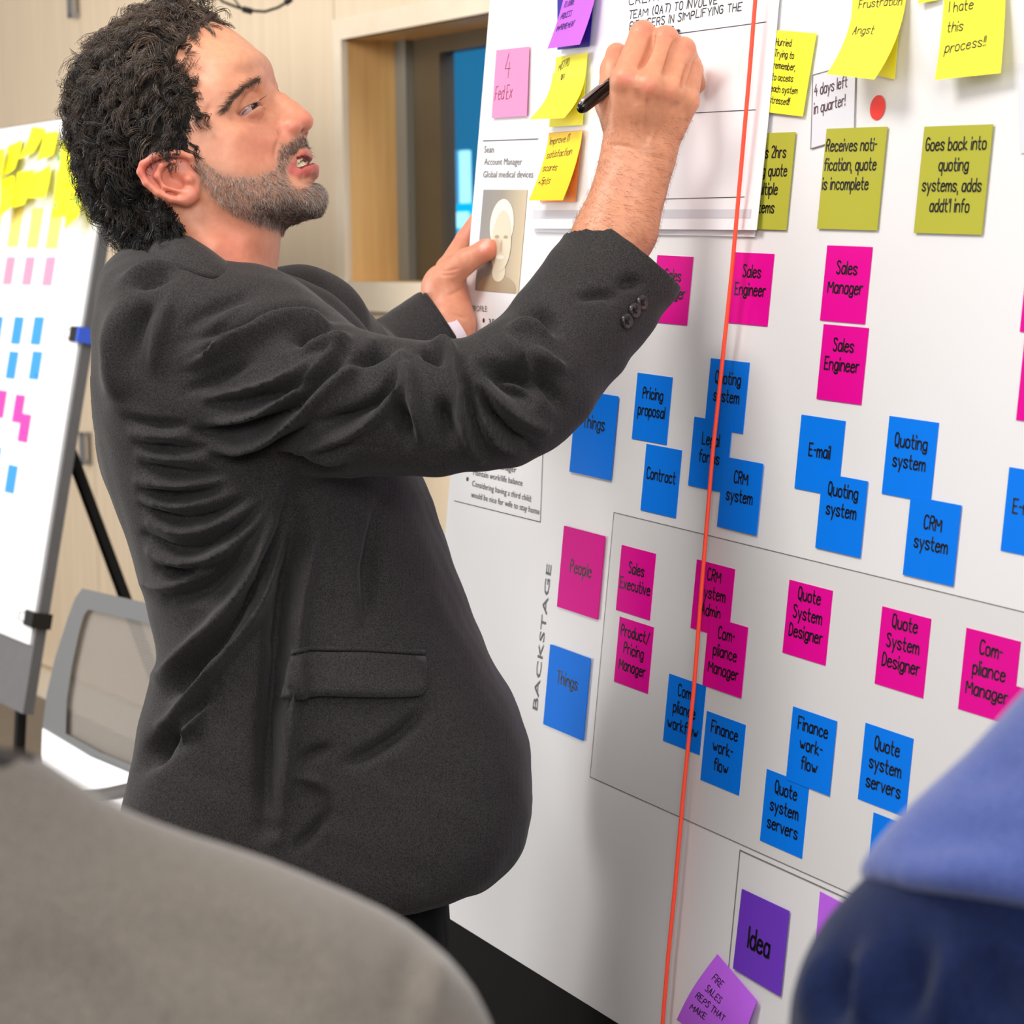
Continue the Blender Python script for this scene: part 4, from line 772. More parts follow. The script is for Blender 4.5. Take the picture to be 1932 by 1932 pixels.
n2 = nt.nodes.new('ShaderNodeTexNoise'); n2.inputs['Scale'].default_value = 700; nt.links.new(tc.outputs['Object'], n2.inputs['Vector']); bp = nt.nodes.new('ShaderNodeBump'); bp.inputs['Strength'].default_value = .12; bp.inputs['Distance'].default_value = .001
nt.links.new(n2.outputs[0], bp.inputs['Height']); nt.links.new(bp.outputs[0], b.inputs['Normal'])
man = link_mesh('person', me, sk, matrix=MANM, smooth=True)
tag(man, 'bearded person with curly dark hair in a black suit jacket, writing on the chart paper', 'person')
def man_part(name, Vc, Q, m, parent=None, smooth=True):
    me = fast_mesh(name, to_man(Vc), Q); return link_mesh(name, me, m, parent or man, smooth=smooth)
def man_mb(name, mb, m, parent=None, smooth=True):
    return mesh_obj(name, to_man(np.array(mb.v)), mb.f, m, parent or man, smooth=smooth)
# eyes
def eyeball(sgn):
    em = bpy.data.materials.get('eye') or bpy.data.materials.new('eye')
    c = EYE_C.copy().astype(float); c[2] *= sgn; g_ = hp(490, 199, 39) - hp(466, 208, 32); g_[2] *= sgn; g_ /= np.linalg.norm(g_)
    u_ = np.cross(g_, [0, 1.0, 0]); u_ /= np.linalg.norm(u_); w_ = np.cross(u_, g_); n, m_ = 24, 18; v = []; 
    for i in range(m_ + 1):
        t = math.pi * i / m_; r_ = .0124 + (.0012 if t < .45 else 0) * (1 - (t / .45) ** 2 if t < .45 else 0)
        for j in range(n): a = 2 * math.pi * j / n; v.append(c + r_ * (math.cos(t) * g_ + math.sin(t) * (math.cos(a) * u_ + math.sin(a) * w_)))
    f_ = [(i * n + j, i * n + (j + 1) % n, (i + 1) * n + (j + 1) % n, (i + 1) * n + j) for i in range(m_) for j in range(n)]
    o = mesh_obj('eye', to_man(h2c(np.array(v))), f_, mat('eye_white', lin(190, 160, 156), .2), man, smooth=True)
    o.data.materials.append(mat('iris_brown', lin(70, 44, 30), .1)); o.data.materials.append(mat('pupil_black', lin(8, 6, 6), .1))
    for k, p in enumerate(o.data.polygons): p.material_index = 2 if k // n < 2 else (1 if k // n < 3 else 0)
eyeball(1); eyeball(-1)
# teeth
m_tooth = mat('tooth', lin(238, 226, 196), .25)
tm = MB()
def tooth(px, py, c, wdt, hgt):
    for s in (1, -1):
        p = hp(px, py, c) * [1, 1, s]; n, m_ = 12, 8; v = []; ang = math.radians(-30); yw = s * min(c, 22) / 22 * .8
        for i in range(m_ + 1):
            for j in range(n):
                t, a = math.pi * i / m_, 2 * math.pi * j / n; q = np.array([.0024 * math.sin(t) * math.cos(a), hgt / 2 * math.cos(t), wdt / 2 * math.sin(t) * math.sin(a)])
                q = np.sign(q) * np.abs(q / [.0024, hgt / 2, wdt / 2]) ** .7 * [.0024, hgt / 2, wdt / 2]
                q = np.array([q[0] * math.cos(yw) - q[2] * math.sin(yw), q[1], q[0] * math.sin(yw) + q[2] * math.cos(yw)]); q = np.array([q[0] * math.cos(ang) + q[1] * math.sin(-ang), q[0] * math.sin(ang) + q[1] * math.cos(ang), q[2]]); v.append(p + q)
        tm.add(h2c(np.array(v)), [(i * n + j, i * n + (j + 1) % n, (i + 1) * n + (j + 1) % n, (i + 1) * n + j) for i in range(m_) for j in range(n)])
for px, py, c in ((574, 311, 3.2), (571, 314, 9), (566, 317, 14), (559, 320, 18)): tooth(px - 2, py + 1, c * .9, .0060, .0085)
for px, py, c in ((570, 294, 4.2), (567, 298, 11), (562, 303, 16), (556, 308, 19)): tooth(px - 3, py, c * .9, .0070, .0065)
man_mb('teeth', tm, m_tooth)
# marker
dpen = lambda px, py: MBD.T @ MBD.N / (MBD.N @ ray(px, py)) - .008
tip = cam(1281, 57, dpen(1281, 57)); end = cam(1094, 207, tip[2] - .095); ax = end - tip; Lp = np.linalg.norm(ax); ax /= Lp
pen = MB(); pen.tube([tip + ax * t for t in (.018, .02, .06, Lp - .05, Lp - .03, Lp - .004, Lp)], [.0044, .0052, .0058, .0063, .0063, .0056, .0035], 18)
PEN0 = c2w(tip); po = mesh_obj('marker_pen', c2w(np.array(pen.v)) - PEN0, pen.f, mat('glossy_black_plastic', lin(12, 12, 13), .18), matrix=Matrix.Translation(PEN0), smooth=True); tag(po, 'black felt marker held in the writing hand', 'marker')
p2 = MB().tube([tip + ax * t for t in (0, .003, .010, .019)], [.0012, .0022, .0032, .0044], 14); mesh_obj('nib', c2w(np.array(p2.v)) - PEN0, p2.f, mat('nib_felt', lin(25, 24, 26), .7), po, smooth=True)
side_ = np.cross(ax, [0, 0, 1.0]); side_ /= np.linalg.norm(side_); off_ = np.array([-.2, -.55, -.8]); off_ -= ax * (off_ @ ax); off_ /= np.linalg.norm(off_)
p3 = MB().tube([tip + ax * (Lp - t) + off_ * o_ for t, o_ in ((.001, .005), (.006, .0078), (.03, .0082), (.045, .0066))], [.0016, .0018, .0016, .0012], 8); mesh_obj('clip', c2w(np.array(p3.v)) - PEN0, p3.f, mat('clip_steel', lin(205, 205, 210), .2, metal=.9), po, smooth=True)

# ------------------------------------------------------------------ the man: jacket, trousers, shoes
ROWS = [(462, 268, 372, .035), (480, 246, 425, .075), (500, 232, 480, .12), (520, 222, 530, .155), (545, 214, 578, .185), (575, 208, 620, .205), (610, 203, 660, .215), (650, 197, 695, .218), (700, 192, 715, .218), (760, 192, 735, .215), (810, 198, 752, .212), (850, 207, 768, .208), (900, 223, 796, .203), (950, 241, 815, .198), (1000, 261, 832, .194),
        (1060, 280, 853, .192), (1120, 299, 876, .192), (1180, 318, 897, .193), (1230, 326, 917, .195), (1270, 318, 938, .197), (1310, 306, 962, .199), (1350, 297, 982, .200), (1400, 288, 997, .201), (1450, 279, 1003, .202), (1520, 264, 1004, .203), (1570, 258, 994, .203), (1612, 253, 970, .203), (1645, 249, 930, .203), (1665, 247, 875, .203), (1676, 246, 800, .203)]
ZC = 2.205
yy = np.array([(r_[0] - CY) / F * ZC for r_ in ROWS]); xl_ = np.array([(r_[1] - CX) / F * ZC for r_ in ROWS]); xr_ = np.array([(r_[2] - CX) / F * ZC for r_ in ROWS]); hz_ = np.array([r_[3] for r_ in ROWS])
def torso(X):
    y = X[1]; yf = np.linspace(yy[0], yy[-1], 600); ker = np.hanning(21); ker /= ker.sum()
    def sm_(v): u = np.interp(yf, yy, v); return np.convolve(np.pad(u, 10, mode='edge'), ker, 'valid')
    a, b, hz = (np.interp(y, yf, sm_(v)) for v in (xl_, xr_, hz_)); cx, hx = (a + b) / 2, (b - a) / 2
    # the trunk turns a little away from the camera
    q = np.clip((X[0] - cx) / hx, -1.3, 1.3); zc = ZC + .03 * q; p = np.interp(y, [-.1, .1, .28], [2.4, 3.2, 5.0])
    hzf = hz * np.interp(y, [-.12, .12], [1.0, .62]); r_ = (np.abs(q) ** p + np.abs((X[2] - zc) / np.where(X[2] > zc, hzf, hz)) ** p) ** (1 / p); d = (r_ - 1) * np.minimum(hx, hz) * .9
    return smax(np.maximum(d, yy[0] - y), y - yy[-1], .006)
SLV = [(410, 705, 2.085, .080), (480, 722, 2.050, .073), (560, 742, 2.020, .064), (660, 762, 2.000, .056), (800, 772, 1.985, .0510), (940, 758, 1.985, .0500), (1005, 712, 2.000, .0495), (1082, 622, 2.035, .0490), (1140, 542, 2.060, .0485), (1192, 470, 2.080, .0480), (1230, 418, 2.090, .0475)]
LSL = [(560, 650, 2.34, .080), (640, 705, 2.43, .060), (705, 712, 2.50, .046), (770, 668, 2.525, .041), (838, 610, 2.545, .037), (880, 575, 2.56, .036)]
def plane(X, p, n): return (X[0] - p[0]) * n[0] + (X[1] - p[1]) * n[1] + (X[2] - p[2]) * n[2]
def sleeve(X, L, cut_a, cut_b, wall_, k=.03):
    P_, R_ = arr(L); o = chain(X, P_, R_, k); a, b = cam(*cut_a), cam(*cut_b); n = (b - a) / np.linalg.norm(b - a)
    i_ = chain(X, P_[-4:], [r_ - wall_ for r_ in R_[-4:]], k); o = smax(o, -np.maximum(i_, -plane(X, a - n * .05, n)), .001)
    return smax(o, plane(X, a, n), .002)
def right_sleeve(X): return sleeve(X, SLV, (1190, 473, 2.08), (1230, 420, 2.08), .008)
def left_sleeve(X): return sleeve(X, LSL, (836, 610, 2.545), (878, 582, 2.545), .008)
Xj, loj, hj = mk_field([(165, 445, 1.93), (1300, 1735, 2.62)], .0034)
def boxed(fn, X, lo_px, hi_px, far=.05):
    """evaluate a field only inside a pixel/depth box"""
    pts = np.array([cam(*p) for p in (lo_px, hi_px, (lo_px[0], hi_px[1], lo_px[2]), (hi_px[0], lo_px[1], hi_px[2]), (lo_px[0], hi_px[1], hi_px[2]), (hi_px[0], lo_px[1], lo_px[2]))]); lo_, hi_ = pts.min(0) - .03, pts.max(0) + .03
    sl = [slice(*np.searchsorted(X[i].ravel(), [lo_[i], hi_[i]])) for i in range(3)]; return sl, fn([X[0][sl[0]], X[1][:, sl[1]], X[2][:, :, sl[2]]])
Dj = torso(Xj).astype(np.float32)
sl, d = boxed(right_sleeve, Xj, (270, 400, 1.90), (1320, 930, 2.22)); Dj[tuple(sl)] = smin(Dj[tuple(sl)], d, .012)
sl, d = boxed(left_sleeve, Xj, (420, 520, 2.2), (930, 830, 2.64)); Dj[tuple(sl)] = smin(Dj[tuple(sl)], d, .02)
# shoulder, far lapel and collar
def extra(X):
    D = chain(X, *arr([(320, 640, 2.11, .058), (400, 640, 2.09, .058), (480, 650, 2.075, .058), (560, 690, 2.06, .055)]), .03)
    D = smin(D, chain(X, *arr([(470, 590, 2.16, .035), (570, 640, 2.18, .042), (640, 710, 2.2, .042)]), .03), .03); return D
sl, d = boxed(extra, Xj, (240, 430, 1.95), (760, 800, 2.35)); Dj[tuple(sl)] = smin(Dj[tuple(sl)], d, .03)
Vj, Qj = nets(Dj, loj, hj); Vj = relax(Vj, Qj, 2, .5); Nj = vnormals(Vj, Qj)
xv = [Vj[:, 0], Vj[:, 1], Vj[:, 2]]; on_arm = sm(right_sleeve(xv) - torso(xv) - .004, .006)
TORSO_F = [  # (width px, height mm, points)
    (9, -5, [(240, 790), (300, 805), (350, 800)]), (8, 4, [(250, 815), (310, 825), (370, 820)]), (8, -6, [(255, 838), (320, 848), (390, 845)]), (8, 4, [(262, 858), (330, 866), (400, 868)]), (8, -6, [(270, 880), (340, 892), (420, 895)]), (9, 5, [(262, 905), (330, 918), (420, 905)]),
    (9, -7, [(268, 925), (330, 940), (410, 925)]), (9, 5, [(275, 945), (345, 958), (440, 930)]), (9, -7, [(270, 955), (335, 985), (400, 975), (470, 940)]), (10, 6, [(285, 985), (345, 1010), (420, 985), (500, 930)]), (11, -8, [(275, 1010), (330, 1040), (390, 1035), (450, 1000), (510, 950)]),
    (11, 8, [(285, 1040), (330, 1065), (370, 1062), (430, 1035), (500, 960), (530, 920)]), (12, -8, [(300, 1075), (350, 1085), (400, 1065)]), (10, 6, [(270, 1100), (310, 1112), (360, 1095), (400, 1055), (450, 1020)]), (14, -9, [(320, 1130), (380, 1120), (420, 1090), (460, 1050)]),
    (16, 12, [(300, 1275), (345, 1245), (390, 1200), (430, 1150), (470, 1090), (500, 1030), (530, 950)]), (17, -14, [(310, 1310), (360, 1275), (410, 1220), (455, 1160), (490, 1090), (520, 1010), (545, 940)]), (16, 11, [(305, 1370), (345, 1340), (390, 1280), (440, 1215), (490, 1140), (525, 1060), (548, 980)]),
    (14, -10, [(345, 1360), (385, 1320), (410, 1275)]), (10, 6, [(330, 1400), (370, 1360), (395, 1310), (405, 1270)]), (22, -16, [(270, 1440), (310, 1400), (350, 1385)]), (14, 7, [(285, 1425), (325, 1405), (355, 1370)]),
    (26, -15, [(560, 930), (545, 1040), (530, 1160), (520, 1280), (510, 1400), (505, 1560)]), (18, 9, [(600, 1000), (570, 1110), (555, 1200), (548, 1320), (535, 1450), (520, 1580)]), (2.2, -1.6, [(465, 1235), (478, 1320), (495, 1400), (500, 1440)]), (2.0, -1.4, [(626, 980), (628, 1100), (629, 1220)]), (2.0, -1.6, [(622, 1325), (620, 1450), (617, 1640)]),
    (10, -5, [(560, 1440), (590, 1420), (620, 1410)]), (10, 4, [(555, 1465), (590, 1470), (618, 1490)]), (10, -5, [(560, 1600), (590, 1570), (618, 1535)]), (14, -6, [(660, 1440), (740, 1400), (800, 1340)]), (18, -6, [(720, 950), (700, 1060), (690, 1180)]),
    (30, 8, [(240, 560), (225, 650), (225, 760)]), (14, -6, [(245, 545), (290, 525), (330, 512)]), (12, 5, [(235, 530), (280, 510), (330, 500)]), (18, -6, [(250, 690), (255, 620), (290, 570)]), (14, 5, [(290, 700), (295, 640), (320, 560)])]
ARM_F = [
    (2.4, -2.6, [(338, 565), (325, 600), (318, 660), (315, 730), (316, 800)]), (4, 1.6, [(330, 565), (317, 610), (310, 670), (308, 730)]), (16, -8, [(335, 640), (370, 600), (420, 575), (480, 552)]), (10, 4, [(335, 660), (390, 630), (450, 580)]), (9, -6, [(325, 655), (370, 640), (420, 620)]), (8, 5, [(325, 680), (380, 660), (430, 635)]),
    (13, -10, [(400, 665), (450, 625), (520, 590), (580, 582), (630, 600)]), (13, 8, [(340, 690), (400, 680), (460, 650), (530, 610), (590, 602), (630, 615)]), (7, -3, [(330, 705), (370, 690), (400, 672)]), (9, 5, [(340, 700), (390, 678), (440, 660), (470, 640)]), (10, -5, [(350, 740), (420, 710), (470, 680)]),
    (16, -12, [(560, 640), (600, 632), (640, 620)]), (10, 6, [(570, 660), (610, 650), (650, 640)]), (10, -8, [(400, 765), (480, 752), (560, 735), (610, 700), (640, 660)]), (9, 7, [(390, 750), (470, 738), (550, 712), (600, 675)]), (11, -9, [(330, 820), (420, 815), (500, 800), (560, 770), (610, 715), (650, 665)]), (10, 8, [(400, 800), (480, 785), (540, 755), (600, 700), (640, 650), (650, 642)]),
    (12, 7, [(350, 850), (420, 850), (500, 830), (560, 790), (620, 730), (680, 685), (700, 650)]), (12, -9, [(380, 870), (450, 870), (530, 845), (590, 795)]), (14, -9, [(660, 690), (700, 668), (740, 655)]), (12, -9, [(610, 800), (680, 780), (730, 745), (755, 690)]), (12, 7, [(560, 850), (620, 830), (690, 800), (730, 770), (750, 720), (757, 670)]), (16, -10, [(750, 760), (760, 800), (770, 830)]), (13, 8, [(762, 680), (775, 740), (790, 800), (795, 830)]),
    (14, -9, [(795, 660), (820, 665), (835, 680)]), (14, -11, [(835, 760), (845, 800), (850, 830)]), (12, 9, [(800, 655), (830, 650), (855, 670), (868, 720), (872, 770), (885, 830), (905, 865)]), (10, -10, [(872, 690), (882, 750), (895, 810), (915, 855)]), (10, 7, [(880, 690), (905, 760), (925, 810), (950, 840), (990, 850)]), (13, -12, [(895, 720), (925, 785), (960, 830), (1000, 845)]),
    (12, 7, [(905, 720), (940, 755), (980, 790), (1030, 810)]), (13, -11, [(915, 690), (960, 730), (1000, 760)]), (13, -13, [(920, 680), (960, 700), (1000, 715), (1010, 740)]), (11, 8, [(955, 640), (985, 690), (1010, 700)]), (12, 6, [(1000, 660), (1040, 690), (1070, 700)]), (13, -9, [(1000, 690), (1040, 730), (1060, 770)]), (13, -8, [(990, 590), (1030, 590), (1050, 625)]), (12, 5, [(960, 625), (1000, 615), (1035, 640)]),
    (10, -4, [(1090, 560), (1130, 555), (1165, 560)]), (2.0, -1.2, [(500, 805), (600, 828), (680, 842), (760, 845)]), (20, -6, [(470, 870), (560, 880), (640, 870)]), (16, 6, [(570, 860), (620, 868), (660, 850)]), (12, -6, [(1170, 540), (1190, 530), (1210, 535)])]
amp_ = lambda L, k: [(w_ * .8, a_ * k, p_) for w_, a_, p_ in L]
Vj = strokes(Vj, Nj, amp_(TORSO_F, 2.5), 1 - on_arm); Vj = strokes(Vj, Nj, amp_(ARM_F, 2.5), on_arm); Vj = relax(Vj, Qj, 1, .3); Nj = vnormals(Vj, Qj)
Vj = Vj + Nj * (pnoise(Vj, 45, 3) * .0008 + pnoise(Vj, 110, 4) * .00035)[:, None]
for ca, cb in (((1190, 473, 2.08), (1230, 420, 2.08)), ((836, 610, 2.545), (878, 582, 2.545))):       # even out the sleeve ends
    a, b = cam(*ca), cam(*cb); n = (b - a) / np.linalg.norm(b - a); dp = (Vj - a) @ n; near = (np.abs(dp) < .012) & (np.linalg.norm(Vj - a, axis=1) < .075)
    for _ in range(6): V2 = relax(Vj, Qj, 1, .5); Vj[near] = V2[near]
    rim = near & (dp > -.004); Vj[rim] += n * (-.0005 - dp[rim])[:, None] * .7
def cloth(name, c1, c2, sheen=.25, scale=900, bump=.25, rough=.85):
    m = bpy.data.materials.new(name); m.use_nodes = True; nt = m.node_tree; b = nt.nodes['Principled BSDF']; tc = nt.nodes.new('ShaderNodeTexCoord')
    b.inputs['Roughness'].default_value = rough; b.inputs['Sheen Weight'].default_value = sheen; b.inputs['Sheen Roughness'].default_value = .4; b.inputs['Specular IOR Level'].default_value = .25
    wv = nt.nodes.new('ShaderNodeTexWave'); wv.inputs['Scale'].default_value = scale * .3; wv.inputs['Distortion'].default_value = 2.5; nt.links.new(tc.outputs['Object'], wv.inputs['Vector'])
    nz = nt.nodes.new('ShaderNodeTexNoise'); nz.inputs['Scale'].default_value = scale; nz.inputs['Detail'].default_value = 2; nt.links.new(tc.outputs['Object'], nz.inputs['Vector'])
    rp = nt.nodes.new('ShaderNodeValToRGB'); rp.color_ramp.elements[0].position = .35; rp.color_ramp.elements[1].position = .68; rp.color_ramp.elements[0].color = c1; rp.color_ramp.elements[1].color = c2
    nt.links.new(nz.outputs[0], rp.inputs[0]); nt.links.new(rp.outputs[0], b.inputs['Base Color'])
    ad = nt.nodes.new('ShaderNodeMath'); ad.operation = 'ADD'; nt.links.new(nz.outputs[0], ad.inputs[0]); nt.links.new(wv.outputs['Fac'], ad.inputs[1])
    bp = nt.nodes.new('ShaderNodeBump'); bp.inputs['Strength'].default_value = bump; bp.inputs['Distance'].default_value = .0006; nt.links.new(ad.outputs[0], bp.inputs['Height']); nt.links.new(bp.outputs[0], b.inputs['Normal']); MATS[name] = m; return m
m_suit = cloth('charcoal_suiting', lin(32, 30, 31), lin(62, 59, 59), .10)
jacket = man_part('jacket', Vj, Qj, m_suit); jacket['label'] = 'black suit jacket with creased sleeve'
from mathutils.bvhtree import BVHTree
bvh = BVHTree.FromPolygons([Vector(v) for v in Vj], Qj.tolist())
def hit(px, py):
    d = Vector(ray(px, py)).normalized(); h = bvh.ray_cast(Vector((0, 0, 0)), d); return (np.array(h[0]), np.array(h[1])) if h[0] is not None else (None, None)
def applique(name, poly, off, th, m, nx=14, ny=5, parent=None):
    """cloth piece lying on the jacket: poly = (top left, top right, bottom right, bottom left) pixel curves sampled bilinearly"""
    top, bot = np.array(poly[0], float), np.array(poly[1], float); sx = np.linspace(0, 1, nx + 1); t_ = np.stack([np.interp(sx, np.linspace(0, 1, len(top)), top[:, k]) for k in (0, 1)], 1); b_ = np.stack([np.interp(sx, np.linspace(0, 1, len(bot)), bot[:, k]) for k in (0, 1)], 1)
    v = []
    for lay in (1, 0):
        for j in range(ny + 1):
            for i in range(nx + 1):
                p = t_[i] + (b_[i] - t_[i]) * j / ny; h, n = hit(*p); v.append(h + n * (off[0] + (off[1] - off[0]) * j / ny + th * lay))
    k = (nx + 1) * (ny + 1); g_ = lambda i, j: j * (nx + 1) + i; f_ = []
    for j in range(ny):
        for i in range(nx): a = (g_(i, j), g_(i, j + 1), g_(i + 1, j + 1), g_(i + 1, j)); f_ += [a, tuple(q + k for q in a[::-1])]
    rim = [g_(i, 0) for i in range(nx)] + [g_(nx, j) for j in range(ny)] + [g_(i, ny) for i in range(nx, 0, -1)] + [g_(0, j) for j in range(ny, 0, -1)]
    for a, b in zip(rim, rim[1:] + rim[:1]): f_.append((a, b, b + k, a + k))
    mb = MB(); mb.add(v, f_); return man_mb(name, mb, m, parent or jacket)
applique('pocket_flap', ([(552, 1240), (575, 1230), (680, 1231), (800, 1240)], [(545, 1321), (585, 1314), (690, 1316), (789, 1318), (799, 1304)]), (.001, .006), .002, m_suit)
applique('pocket_welt', ([(555, 1226), (580, 1219), (690, 1221), (800, 1228)], [(554, 1234), (580, 1227), (690, 1229), (799, 1236)]), (.001, .001), .002, m_suit, 12, 2)
# collar
mbc = MB(); cn = [(246, 476, 2.22), (285, 440, 2.115), (335, 438, 2.070), (385, 464, 2.052), (430, 496, 2.056), (475, 522, 2.080), (515, 548, 2.12)]
lo_c = [(226, 502, 2.23), (266, 494, 2.090), (320, 508, 2.032), (385, 524, 2.015), (430, 534, 2.025), (475, 548, 2.055), (515, 566, 2.11)]
def band(L0, L1, th, ny=6):
    a = np.array([cam(*p) for p in L0]); b = np.array([cam(*p) for p in L1]); t = np.linspace(0, 1, len(a)); tt = np.linspace(0, 1, 31)
    def cr_(P): 
        P2 = np.concatenate([[2 * P[0] - P[1]], P, [2 * P[-1] - P[-2]]]); o = []
        for x in tt * (len(P) - 1): i = min(int(x), len(P) - 2); u = x - i; p0, p1, p2, p3 = P2[i:i + 4]; o.append(.5 * ((2 * p1) + (p2 - p0) * u + (2 * p0 - 5 * p1 + 4 * p2 - p3) * u * u + (3 * p1 - p0 - 3 * p2 + p3) * u ** 3))
        return np.array(o)
    a, b = cr_(a), cr_(b); v = []; nx = 30; m = MB()
    for lay in (1, 0):
        for j in range(ny + 1):
            s_ = j / ny; bulge = .006 * math.sin(math.pi * s_)
            for i in range(nx + 1): p = a[i] + (b[i] - a[i]) * s_; v.append(p + np.array([0, -.2, -1]) * (bulge + th * lay))
    k = (nx + 1) * (ny + 1); g_ = lambda i, j: j * (nx + 1) + i; f_ = []
    for j in range(ny):
        for i in range(nx): q = (g_(i, j), g_(i, j + 1), g_(i + 1, j + 1), g_(i + 1, j)); f_ += [q, tuple(z + k for z in q[::-1])]
    rim = [g_(i, 0) for i in range(nx)] + [g_(nx, j) for j in range(ny)] + [g_(i, ny) for i in range(nx, 0, -1)] + [g_(0, j) for j in range(ny, 0, -1)]
    for p, q in zip(rim, rim[1:] + rim[:1]): f_.append((p, q, q + k, p + k))
    m.add(v, f_); return m
man_mb('collar', band(cn, lo_c, .004), m_suit, jacket)
# cuff buttons
m_btn = mat('horn_button', lin(60, 54, 50), .25, col2=lin(34, 30, 28), nscale=160)
for px, py in ((1209, 571), (1195, 586), (1180, 606)):
    h, n = hit(px, py); n = n / np.linalg.norm(n); u_ = np.cross(n, [0, 1.0, 0]); u_ /= np.linalg.norm(u_); w_ = np.cross(n, u_); mb = MB(); nn = 20; prof_ = [(0, .0016), (.0038, .0016), (.0046, .0028), (.0060, .0028), (.0066, .0016), (.0066, 0)]
    v = [h + n * (z + .0006) + r_ * (math.cos(2 * math.pi * j / nn) * u_ + math.sin(2 * math.pi * j / nn) * w_) for r_, z in prof_ for j in range(nn)]
    f_ = [(i * nn + j, i * nn + (j + 1) % nn, (i + 1) * nn + (j + 1) % nn, (i + 1) * nn + j) for i in range(len(prof_) - 1) for j in range(nn)]; mb.add(v, f_); bo = man_mb('cuff_button', mb, m_btn, jacket)
    ho = MB()
    for sx, sy in ((1, 1), (1, -1), (-1, 1), (-1, -1)): c_ = h + n * .0024 + (u_ * sx + w_ * sy) * .0015; ho.tube([c_, c_ + n * .0004], .0008, 8)
    thr = h + n * .0028; ho.tube([thr - (u_ + w_) * .0014, thr + (u_ + w_) * .0014], .0004, 6); ho.tube([thr - (u_ - w_) * .0014, thr + (u_ - w_) * .0014], .0004, 6); man_mb('button_hole', ho, m_ink)
for o in list(man.children):
    if o.name.startswith('button_hole'): o.parent = jacket
# hem rings at the ends of the sleeves
def hem(ca, cb, rad, nm):
    a, b = cam(*ca), cam(*cb); n = (b - a) / np.linalg.norm(b - a); u_ = np.cross(n, [0, 0, 1.0]); u_ /= np.linalg.norm(u_); w_ = np.cross(n, u_); mb = MB(); k = 48
    pr_ = [(rad - .004, -.010), (rad - .004, .002), (rad - .001, .0035), (rad + .0012, .002), (rad + .0012, -.002), (rad - .0005, -.016)]
    v = [a + n * z + r_ * (math.cos(2 * math.pi * j / k) * u_ + math.sin(2 * math.pi * j / k) * w_) for r_, z in pr_ for j in range(k)]
    mb.add(v, [(i * k + j, i * k + (j + 1) % k, (i + 1) * k + (j + 1) % k, (i + 1) * k + j) for i in range(len(pr_) - 1) for j in range(k)]); man_mb(nm, mb, m_suit, jacket)
hem((836, 610, 2.5445), (878, 582, 2.5445), .0372, 'sleeve_hem')
# shirt cuff at the left wrist
sc_ = MB(); ax_ = cam(878, 582, 2.556) - cam(836, 610, 2.545); ax_ /= np.linalg.norm(ax_); c0_ = cam(850, 628, 2.545)
sc_.tube([c0_ - ax_ * .02, c0_ + ax_ * .003], .0300, 32, cap=False); sc_.tube([c0_ - ax_ * .02, c0_ + ax_ * .003], .0285, 32, cap=False); man_mb('shirt_cuff', sc_, mat('pale_pink_shirt', lin(232, 214, 226), .7, noise=.05))
# trousers and shoes (below the frame)
Hc = w2c; base_w = np.array(MAN0)
tr_ = MB(); sh = MB()
fx = Mcw @ np.array([1.0, 0, 0]); fy = Mcw @ np.array([0, 0, 1.0]); fy[2] = 0; fx[2] = 0
for sgn, st in ((-1, .10), (1, -.05)):
    hip = base_w + fy * .075 * sgn + np.array([0, 0, .80]) + fx * .028; kn = base_w + fy * .11 * sgn + np.array([0, 0, .48]) + fx * (.02 + st); ft = base_w + fy * .12 * sgn + np.array([0, 0, .06]) + fx * (st - .05)
    tr_.tube([hip + [0, 0, .08], hip, (hip + kn) / 2, kn, (kn + ft) / 2, ft], [.09, .095, .09, .08, .075, .075], 18)
    sh.tube([ft + fx * -.06 + [0, 0, -.015], ft + fx * .02 + [0, 0, -.012], ft + fx * .12 + [0, 0, -.025], ft + fx * .19 + [0, 0, -.035]], [.035, .045, .035, .02], 12)
tv = np.array(tr_.v) - base_w; mesh_obj('trousers', tv, tr_.f, cloth('black_trouser_cloth', lin(4, 4, 4), lin(9, 9, 9), .0), man, smooth=True)
sv = np.array(sh.v) - base_w; sv[:, 2] = np.maximum(sv[:, 2], 0.0); mesh_obj('shoes', sv, sh.f, mat('black_leather', lin(14, 13, 13), .3), man, smooth=True)

# ------------------------------------------------------------------ hair, beard, brows
def hair_mat(name, c1, c2, rough=.38):
    m = bpy.data.materials.new(name); m.use_nodes = True; nt = m.node_tree; b = nt.nodes['Principled BSDF']; b.inputs['Roughness'].default_value = rough; b.inputs['Specular IOR Level'].default_value = .5
    a = nt.nodes.new('ShaderNodeAttribute'); a.attribute_name = 'strand'; rp = nt.nodes.new('ShaderNodeValToRGB'); rp.color_ramp.elements[0].color = c1; rp.color_ramp.elements[1].color = c2
    lt = nt.nodes.new('ShaderNodeMath'); lt.operation = 'LESS_THAN'; lt.inputs[1].default_value = .004; nt.links.new(a.outputs['Fac'], lt.inputs[0]); ma = nt.nodes.new('ShaderNodeMath'); ma.operation = 'MULTIPLY_ADD'; ma.inputs[1].default_value = .6; ma.inputs[2].default_value = rough; nt.links.new(lt.outputs[0], ma.inputs[0]); nt.links.new(ma.outputs[0], b.inputs['Roughness']); nt.links.new(a.outputs['Fac'], rp.inputs[0]); nt.links.new(rp.outputs[0], b.inputs['Base Color']); MATS[name] = m; return m
